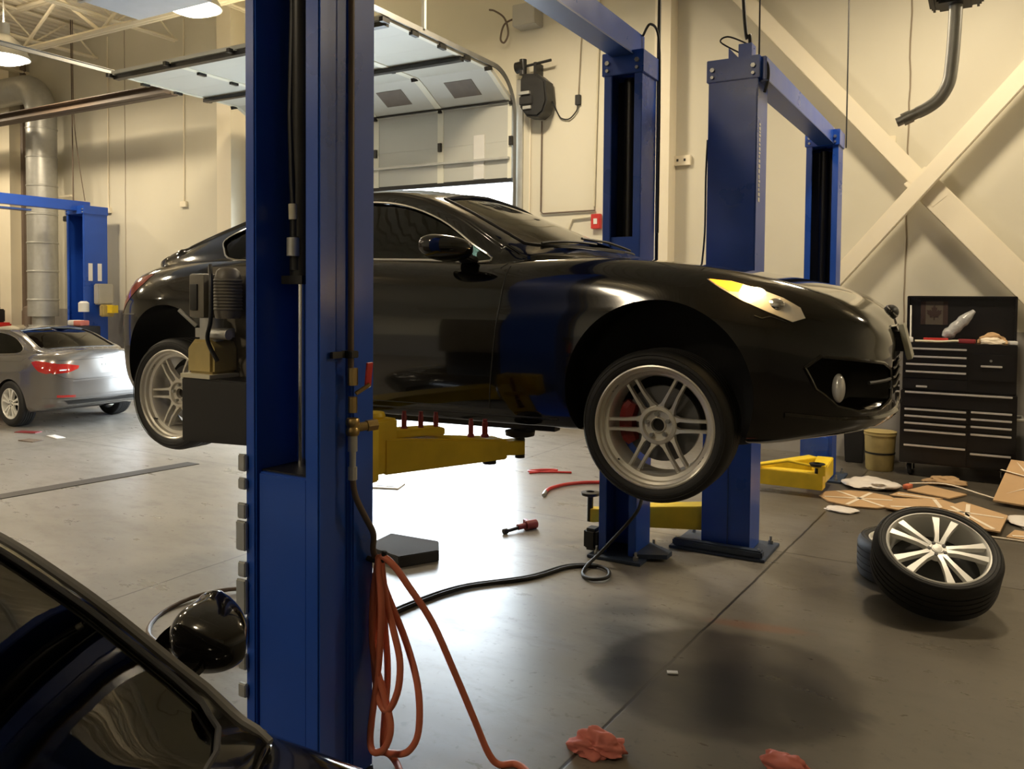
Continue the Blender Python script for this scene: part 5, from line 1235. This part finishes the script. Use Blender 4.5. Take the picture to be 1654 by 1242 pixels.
# yellow hose ring on the floor behind the black car's mirror
mb = MB(); mb.tube([(-3.40 + .5*math.cos(a), 3.05 + .45*math.sin(a), .014 + .01*math.sin(3*a)) for a in np.linspace(.5, 6.6, 40)], .012, 8); tag(mb.build('tan_hose_loop', M['brown']), 'tan hose lying in a ring on the floor behind the black mirror', 'hose')
# red height adapters on the near lift arm
for k, (t_, r) in enumerate([(.20, .011), (.33, .011), (.45, .011), (.74, .011), (.86, .013)]):
    p = AP0.lerp(AP1, t_); top = p.z + .5*(.145 + (.085-.145)*t_) + .002 + (.024 if t_ < .5 else 0)
    mb = MB(); mb.lathe([(.001, 0), (r*1.35, 0), (r*1.35, .010), (r, .014), (r, .062), (r*.8, .065), (r*.8, .078), (.001, .078)], (p.x, p.y, top), n=16, closed=False)
    tag(mb.build('height_adapter', M['darkred']), ['red adapter on the yellow arm nearest its pivot', 'red adapter second along the yellow arm from its pivot', 'red adapter third along the yellow arm from its pivot', 'red adapter fourth along the yellow arm from its pivot', 'red adapter on the yellow arm farthest from its pivot'][k], 'adapter', 'red height adapters on the yellow arm')

# ---------------------------------------------------------------- on the walls
M['trench'] = mat('trench_grate', (.045, .04, .035), .5, metal=.4, var=.5, scale=30)
mb = MB(); mb.prism([(-7.40, 3.7, 0), (-7.22, 3.7, 0), (-7.0, 5.7, 0), (-7.18, 5.7, 0)], (0, 0, .006)); o = tag(mb.build('floor_drain', M['trench']), 'narrow dark drain grate in the floor at the far left', 'drain')
t = thing('door_operator', 'black wall-mounted motor opener right of the garage door', 'door opener', (-5.2, 9.7, 4.1))
mb = MB(); prof = [(-5.40, 4.64), (-5.33, 4.68), (-5.15, 4.66), (-5.03, 4.56), (-5.0, 4.30), (-5.05, 4.16), (-5.14, 4.10), (-5.30, 4.12), (-5.40, 4.25)]
mb.prism([(a, 9.50, z) for a, z in prof], (0, .26, 0)); mb.build('housing', M['dark'], t, bev=.025)
MB().bb(-5.41, -5.24, 9.46, 9.52, 4.40, 4.44).build('light_strip', M['galv'], t, bev=.004)
MB().bb(-5.34, -5.22, 9.47, 9.52, 4.21, 4.25).build('name_plate', M['galv'], t, bev=.004)
mb = MB(); mb.bb(-5.40, -5.20, 9.48, 9.53, 4.27, 4.38); mb.build('vent_cover', M['rubber'], t, bev=.01)
mb = MB(); mb.cyl((-5.48, 9.62, 4.80), (-5.0, 9.62, 4.84), .018, 12); mb.cyl((-5.42, 9.62, 4.70), (-5.42, 9.62, 4.90), .05, 16); mb.bb(-5.25, -5.21, 9.6, 9.8, 4.62, 4.84); mb.build('drive_shaft', M['dark'], t)
mb = MB(); mb.cyl((-5.52, 9.62, 4.80), (-5.40, 9.62, 4.81), .075, 20); mb.build('chain_sprocket', M['grease'], t)
mb = MB(); mb.tube(smoothpts([(-5.0, 9.66, 4.32), (-4.95, 9.75, 4.15), (-4.90, 9.77, 4.10), (-4.80, 9.77, 4.09), (-4.70, 9.77, 4.18), (-4.68, 9.77, 4.26)], 6), .009, 8); mb.build('power_cord', M['dark'], t)
def wallbox(name, u, z, w_, h, m, label, cat, d=.05):
    mb = MB(); mb.bb(u - w_/2, u + w_/2, VB - d, VB, z - h/2, z + h/2); return tag(mb.build(name, m, bev=.004), label, cat)
wallbox('wall_socket', -4.68, 4.32, .07, .13, M['dark'], 'small black socket on the wall right of the door opener', 'socket')
o = wallbox('outlet_box', -3.27, 3.43, .22, .12, M['cream'], 'cream twin outlet box on the wall between the two lifts', 'outlet')
for a in (-3.32, -3.23): MB().bb(a - .012, a + .012, VB - .054, VB - .048, 3.42, 3.45).build('outlet_slot', M['dark'], o)
o = wallbox('outlet_box', -.96, 3.47, .12, .10, M['cream'], 'small cream outlet box on the wall above the brace crossing', 'outlet'); MB().cyl((-.96, VB - .056, 3.47), (-.96, VB - .05, 3.47), .014, 10).build('outlet_slot', M['dark'], o)
wallbox('outlet_box', -14.54, 3.33, .16, .10, M['cream'], 'cream outlet box on the far left wall nearest the far lift', 'outlet')
wallbox('outlet_box', -12.38, 3.345, .16, .10, M['cream'], 'cream outlet box on the far left wall nearest the door', 'outlet')
t = thing('junction_box', 'grey junction box high on the wall above the door opener', 'junction box', (-5.42, 9.7, 5.3))
mb = MB(); mb.bb(-5.56, -5.22, 9.56, 9.8, 5.34, 5.62); mb.build('enclosure', M['greybox'], t, bev=.008)
mb = MB(); mb.tube(smoothpts([(-5.56, 9.66, 5.48), (-5.70, 9.6, 5.40), (-5.76, 9.6, 5.22), (-5.70, 9.6, 5.16), (-5.64, 9.6, 5.28), (-5.70, 9.6, 5.48), (-5.85, 9.6, 5.60), (-5.95, 9.62, 5.64)], 7), .013, 8); mb.build('flexible_cable', M['brown'], t)
t = thing('fire_alarm_pull', 'red alarm pull box on the wall left of the lift far column', 'alarm box', (-4.39, 9.77, 2.7))
MB().bb(-4.46, -4.33, 9.73, 9.8, 2.64, 2.83).build('box_body', M['red'], t, bev=.006)
MB().bb(-4.42, -4.37, 9.724, 9.732, 2.70, 2.77).build('pull_bar', M['white'], t)
def conduit(name, pts, r, m, label):
    mb = MB(); mb.tube(pts, r, 8); return tag(mb.build(name, m), label, 'conduit', 'conduits on the walls')
conduit('conduit', [(-5.21, 9.775, 4.1), (-5.215, 9.775, 2.90), (-5.18, 9.775, 2.87), (-4.42, 9.775, 2.88)], .011, M['brown'], 'thin conduit dropping from the door opener and turning right')
conduit('conduit', [(-5.385, 9.775, 4.16), (-5.39, 9.775, 2.2)], .011, M['cream'], 'cream conduit running down beside the door track')
conduit('conduit', [(-4.40, 9.775, 6.7), (-4.40, 9.775, 5.0), (-4.44, 9.775, 2.93)], .014, M['label'], 'straight conduit above the red alarm box')
conduit('conduit', [(-4.80, 9.775, 1.6), (-4.80, 9.775, 2.65), (-4.74, 9.775, 2.78), (-4.46, 9.775, 2.80)], .013, M['label'], 'bent conduit left of the red alarm box')
conduit('conduit', [(-4.68, 9.775, 4.36), (-4.64, 9.775, 5.2), (-4.63, 9.775, 6.6)], .006, M['joint'], 'thin wire rising from the black wall socket')
conduit('conduit', [(-14.53, 9.78, 6.6), (-14.54, 9.78, 3.38)], .012, M['cream'], 'conduit above the outlet box nearest the far lift')
conduit('conduit', [(-12.37, 9.78, 6.6), (-12.38, 9.78, 3.39)], .012, M['cream'], 'conduit above the outlet box nearest the door on the left wall')
conduit('downpipe', [(-11.28, 9.72, 0), (-11.28, 9.72, 6.7)], .06, M['brown'], 'brown pipe by the pale post left of the garage door')
conduit('downpipe', [(-17.2, 9.7, 0), (-17.2, 9.7, 6.7)], .06, M['brown'], 'brown pipe at the far left of the back wall')
conduit('power_conduit', [(-2.0, 5.46, ZC), (-2.005, 5.46, 3.4), (-2.0, 5.46, 1.7)], .013, M['dark'], 'black conduit dropping from the roof along the lift far column')
conduit('hanging_wire', [(-1.255, 8.72, ZC), (-1.25, 8.73, 3.25)], .007, M['dark'], 'thin wire hanging to the far column of the empty lift')
conduit('hanging_wire', [(-1.40, 5.72, ZC), (-1.385, 5.72, 3.41)], .006, M['dark'], 'straight thin wire hanging to the empty lift near column')
conduit('hanging_cable', smoothpts([(-1.52, 5.75, ZC), (-1.53, 5.75, 4.3), (-1.505, 5.75, 3.8), (-1.48, 5.75, 3.55), (-1.46, 5.75, 3.56), (-1.455, 5.75, 3.50)], 6), .013, M['dark'], 'curved black cable hanging to the empty lift near column')
conduit('hanging_wire', [(-14.75, 9.2, ZC), (-14.72, 9.2, 3.45)], .012, M['brown'], 'wire hanging from the roof to the far left lift')
conduit('hanging_wire', smoothpts([(-14.73, 9.22, ZC), (-14.72, 9.22, 5.2), (-14.62, 9.22, 4.4), (-14.40, 9.22, 3.45)], 6), .008, M['brown'], 'slack thin wire falling to the far left lift')
conduit('door_wire', [(-5.15, 6.6, Z2 + .02), (-5.15, 6.6, 6.2)], .005, M['galv'], 'thin wire above the right door track')
# big galvanised duct at the far left
t = thing('exhaust_duct', 'silver ribbed duct rising up the far left wall and bending over', 'duct', (-15.97, 9.35, 0))
P = [(-15.97, 9.35, 1.3), (-15.97, 9.35, 5.15)] + [(-16.5 + .53*math.cos(a), 9.35, 5.15 + .60*math.sin(a)) for a in np.linspace(.2, math.pi/2, 8)] + [(-17.6, 9.35, 5.76), (-19.5, 9.35, 5.76)]
mb = MB(); mb.tube(P, .27, 28); mb.build('duct_pipe', M['galv'], t)
for z in np.arange(1.6, 5.0, .55): 
    mb = MB(); mb.lathe([(.268, z), (.281, z + .01), (.281, z + .03), (.268, z + .04)], (-15.97, 9.35, 0), n=28); mb.build('duct_seam', M['galv'], t)
MB().tube([(-15.97, 9.35, 0), (-15.97, 9.35, 1.31)], .2, 20).build('duct_riser', M['galv'], t)
mb = MB(); mb.bb(-16.4, -15.4, 9.58, 9.62, 3.62, 3.66); mb.build('duct_strap', M['cream'], t)
# grey rectangular duct under the roof
mb = MB(); mb.bb(-8.82, -7.55, 1.5, 6.35, 5.0, 5.45); o = tag(mb.build('supply_duct', mat('grey_duct_skin', (.40, .42, .46), .5), bev=.01), 'flat grey rectangular duct under the roof at the top left', 'duct')
for v in (2.4, 5.6):
    mb = MB(); mb.bb(-8.85, -7.52, v, v + .04, 4.985, 5.0); mb.bb(-8.85, -8.82, v, v + .04, 5.0, ZC); mb.bb(-7.55, -7.52, v, v + .04, 5.0, ZC); mb.build('duct_hanger', M['galv'], o)
# swivel exhaust pipe at the top right
t = thing('exhaust_drop', 'steel exhaust pipe bending down from a black ceiling swivel at top right', 'exhaust pipe', (-.23, 6, 3))
mb = MB(); mb.tube(smoothpts([(-.222, 6.0, 3.66), (-.228, 6.0, 3.45), (-.239, 6.0, 3.25), (-.255, 6.0, 3.14), (-.30, 6.0, 3.055), (-.36, 6.0, 3.005), (-.43, 6.0, 2.972)], 8), .040, 16); mb.build('pipe', M['galv'], t)
mb = MB(); mb.cyl((-.41, 6, 2.98), (-.47, 6, 2.955), .036, 16); mb.cyl((-.46, 6, 2.958), (-.515, 6, 2.935), .042, 16); mb.cyl((-.515, 6, 2.935), (-.55, 6, 2.922), .030, 12); mb.build('nozzle', M['steel'], t)
mb = MB(); mb.bb(-.38, -.07, 5.85, 6.15, 3.66, 3.80); mb.bb(-.33, -.13, 5.9, 6.1, 3.63, 3.67); o = mb.build('swivel_box', M['dark'], t, bev=.012)
for k in range(7): MB().bb(-.36 + k*.042, -.345 + k*.042, 5.84, 6.16, 3.652, 3.70).build('cooling_fin', M['dark'], o)
MB().cyl((-.22, 6, 3.8), (-.22, 6, ZC), .03, 12).build('drop_rod', M['dark'], t)
# clutter round the far left lift
t = thing('tool_trolley', 'small dark tool trolley with papers beside the far left lift', 'tool trolley', (-13.95, 8.75, 0))
MB().bb(-14.05, -13.55, 8.55, 8.95, .08, 1.18).build('carcass', M['black_enamel'], t, bev=.01)
MB().bb(-13.80, -13.66, 8.54, 8.552, .98, 1.10).build('white_label', M['white'], t)
for u in (-14.0, -13.6):
    for v in (8.6, 8.9): MB().cyl((u - .02, v, .042), (u + .02, v, .042), .042, 14).build('castor', M['rubber'], t)
for k, (u, v, w_, m) in enumerate([(-13.95, 8.75, .20, 'white'), (-13.72, 8.7, .16, 'redcloth')]):
    mb = MB(); mb.box((u, v, 1.182 + .05), (w_, .2, .09), (0, 0, 12*k), .015); tag(mb.build(['paper_stack', 'cloth_bundle'][k], M[m]), ['white papers on the dark tool trolley', 'pinkish cloth bundle on the dark tool trolley'][k], ['paper', 'cloth'][k])
t = thing('red_floor_jack', 'red machine behind the grey saloon at the left edge', 'machine', (-17.5, 9.2, 0))
MB().bb(-17.75, -17.15, 9.0, 9.4, 0, 1.15).build('body', M['red'], t, bev=.03)
MB().bb(-17.6, -17.3, 9.05, 9.35, 1.15, 1.42).build('column_head', M['dark'], t, bev=.02)
MB().bb(-17.35, -17.2, 8.985, 9.0, .80, .95).build('gauge_plate', M['white'], t)
mb = MB(); mb.lathe([(.001, 0), (.13, 0), (.13, 1.38), (.10, 1.46), (.03, 1.5), (.03, 1.56), (.001, 1.56)], (-16.72, 9.5, 0), n=20, closed=False); tag(mb.build('gas_cylinder', M['brown']), 'brown gas cylinder standing by the far left wall', 'gas cylinder')
SEDAN.update(
    xs=(.86, -3.66), arch=((0, .335, .36), (-2.70, .335, .36)),
    plan=[(.86, .34), (.84, .46), (.78, .60), (.65, .72), (.45, .81), (.2, .86), (0, .875), (-.5, .885), (-1.6, .885), (-2.4, .885), (-2.8, .88), (-3.1, .86), (-3.35, .82), (-3.52, .75), (-3.61, .65), (-3.66, .52)],
    zt=[(.86, .66), (.82, .74), (.7, .80), (.4, .89), (0, .96), (-.5, 1.02), (-1.2, 1.0), (-2.4, 1.06), (-2.9, 1.11), (-3.3, 1.135), (-3.50, 1.135), (-3.58, 1.09), (-3.62, .98), (-3.66, .78)],
    zs=[(.86, .60), (.7, .74), (.4, .83), (0, .90), (-.5, .95), (-1.2, .975), (-2.2, 1.0), (-2.7, 1.03), (-3.1, 1.06), (-3.4, 1.06), (-3.55, 1.01), (-3.62, .90), (-3.66, .74)],
    ws=[(.86, .28), (.7, .56), (.4, .68), (0, .75), (-.6, .78), (-1.6, .775), (-2.4, .76), (-2.9, .725), (-3.3, .68), (-3.5, .60), (-3.66, .42)],
    zm=[(.86, .50), (0, .60), (-1.6, .60), (-2.7, .70), (-3.3, .74), (-3.66, .66)],
    zb=[(.86, .25), (.6, .2), (-2.6, .18), (-3.2, .24), (-3.45, .29), (-3.58, .33), (-3.66, .42)],
    crease=.006, cab=(-.30, -3.16),
    ye=[(-.30, .20), (-.38, .32), (-.45, .52), (-.55, .68), (-.66, .73), (-1.0, .66), (-1.3, .61), (-1.7, .585), (-2.1, .58), (-2.45, .595), (-2.75, .625), (-3.0, .66), (-3.10, .62), (-3.16, .56)],
    ze=[(-.30, 1.0), (-.55, .985), (-.66, 1.02), (-1.0, 1.20), (-1.3, 1.315), (-1.7, 1.375), (-2.1, 1.375), (-2.45, 1.315), (-2.75, 1.205), (-3.0, 1.115), (-3.16, 1.085)],
    zr=[(-.30, 1.01), (-.55, 1.10), (-.66, 1.15), (-1.0, 1.31), (-1.3, 1.405), (-1.7, 1.44), (-2.1, 1.435), (-2.45, 1.37), (-2.75, 1.265), (-3.0, 1.16), (-3.16, 1.10)],
    dlo=[(-.86, 1.0), (-1.05, 1.17), (-1.32, 1.285), (-1.7, 1.335), (-2.1, 1.33), (-2.42, 1.27), (-2.66, 1.16), (-2.72, 1.10), (-2.62, 1.055), (-2.2, 1.03), (-1.5, 1.01)],
    wsp=[(-.46, 0), (-.52, .40), (-.66, .63), (-.95, .60), (-1.20, .545), (-1.26, 0)],
    blp=[(-2.26, 0), (-2.30, .50), (-2.7, .555), (-2.98, .585), (-3.04, .5), (-3.06, 0)],
    door=dict(x=[(-.66, -.1), (-1.72, .0)], z0=.27, handle=(-1.55, .86), mirror=(-.80, .985)), hoody=.62, hoodx=(.66, -.42), bump=.5, trunkx=(-3.06, -3.57), rbump=-3.40, rbz=.70, bpil=(-1.70, -1.82), full=.66, belt_in=.008, chrome=True, cockpit=(-.95, -2.5, .5))
SM = Matrix.Translation((-13.46, 6.79, 0)) @ Matrix.Rotation(R(180), 4, 'Z') @ Matrix.Scale(.90, 4)
sedan = thing('saloon_car', 'grey four-door saloon parked on the floor with its tail and red lamps towards us', 'car', mtx=SM)
SP = make_car(SEDAN, sedan, M['silver_paint'])
for x in (0, -2.70):
    for s in (-1, 1): wheel_car(sedan, (x, s*.875, .335), s, 'fan:%.2f' % (.4), .335, .225, .22)
B = SP['bvh']
for s in (-1, 1):
    tl = [(-3.14, .955), (-3.22, .975), (-3.40, .965), (-3.52, .945), (-3.585, .915), (-3.60, .865), (-3.56, .825), (-3.46, .80), (-3.34, .83), (-3.24, .89)]
    t_ = dec(B, tl, 'side', s, 'tail_lamp', M['lamp_red'], sedan, .004, .012, .03)
    tl2 = [(s*.74, .94), (s*.56, .935), (s*.40, .905), (s*.42, .865), (s*.56, .815), (s*.74, .80)]
    dec(B, tl2, 'rear', 1, 'tail_lamp_inner', M['lamp_red'], t_, .004, .012, .03)
    p, n = project(B, (s*.60, .852), 'rear'); mb = MB(); mb.box(p + n*.006, (.01, .16, .018)); mb.build('reversing_lens', M['clear_lens'], t_, local=True)
    dec(B, [(s*.70, .50), (s*.48, .49), (s*.48, .46), (s*.70, .465)], 'rear', 1, 'rear_reflector', M['lamp_red'], SP['rb'], .003, .006, .03)
    seam(B, [(-2.98, 1.02), (-2.9, .96), (-2.2, .93), (-1.2, .91)], 'side', s, .003).build('shoulder_crease', M['silver_paint'], SP['shell'], local=True)
seam(B, [(-.70, .98), (0, 1.0), (.70, .98)], 'rear', 1, .003).build('boot_gap', M['dark'], SP['trunk'], local=True)
seam(B, [(-.72, .795), (-.60, .735), (-.45, .715), (.45, .715), (.60, .735), (.72, .795)], 'rear', 1, .003).build('bumper_gap', M['dark'], SP['rb'], local=True)
seam(B, [(-.80, .455), (-.45, .44), (.45, .44), (.80, .455)], 'rear', 1, .004).build('diffuser_gap', M['dark'], SP['rb'], local=True)
dec(B, [(-.62, .42), (.62, .42), (.56, .36), (-.56, .36)], 'rear', 1, 'rear_diffuser', M['dark'], SP['rb'], .004, .008, .05)
for k, y in enumerate((.03, -.03, -.10)):
    p, n = project(B, (y, .90), 'rear'); mb = MB(); mb.box(p + n*.003, (.006, .045 if k != 1 else .06, .022)); mb.build('boot_badge', M['steel'], SP['trunk'], local=True)
MB().bb(-3.625, -3.60, -.26, .26, .745, .83).build('plate_recess', M['silver_paint'], SP['trunk'], local=True)

# black car whose windscreen fills the lower left
FM = car_matrix((-.558, .37, 0), 0, 0, .97)
fg = thing('parked_car', 'black car cut off by the lower left corner, seen over its windscreen and left mirror', 'car', mtx=FM)
FG = dict(COUPE); FG['chrome'] = False; FG['pockets'] = []; FG['seal'] = .006; FG['wsp'] = [(-.43, 0), (-.46, .30), (-.52, .48), (-.60, .61), (-.66, .665), (-.73, .685), (-.80, .675), (-1.0, .632), (-1.24, .572), (-1.285, 0)]; FG['mir'] = (.095, .085, .35); FG['door'] = dict(COUPE['door'], mirror=(-1.02, .90))
FP = make_car(FG, fg, M['black_paint'])
for x in (0, -2.9):
    for s in (-1, 1): wheel_car(fg, (x, s*.905, .3275), s, 'fan:.2', .3275, .25, .22)
mb = MB(); mb.tube([Vector((-1.126, .57, 1.035)), Vector((-1.09, .585, 1.005)), Vector((-1.05, .60, .985))], .004, 8); mb.build('charm_stem', M['steel'], fg, local=True)
mb = MB(); mb.sphere((-1.128, .568, 1.045), .014, 8, (1, 1, 1.5)); mb.build('red_charm', M['red'], fg, local=True)
mb = MB(); mb.sphere((-1.128, .568, 1.068), .012, 8); mb.build('charm_cap', M['white'], fg, local=True)
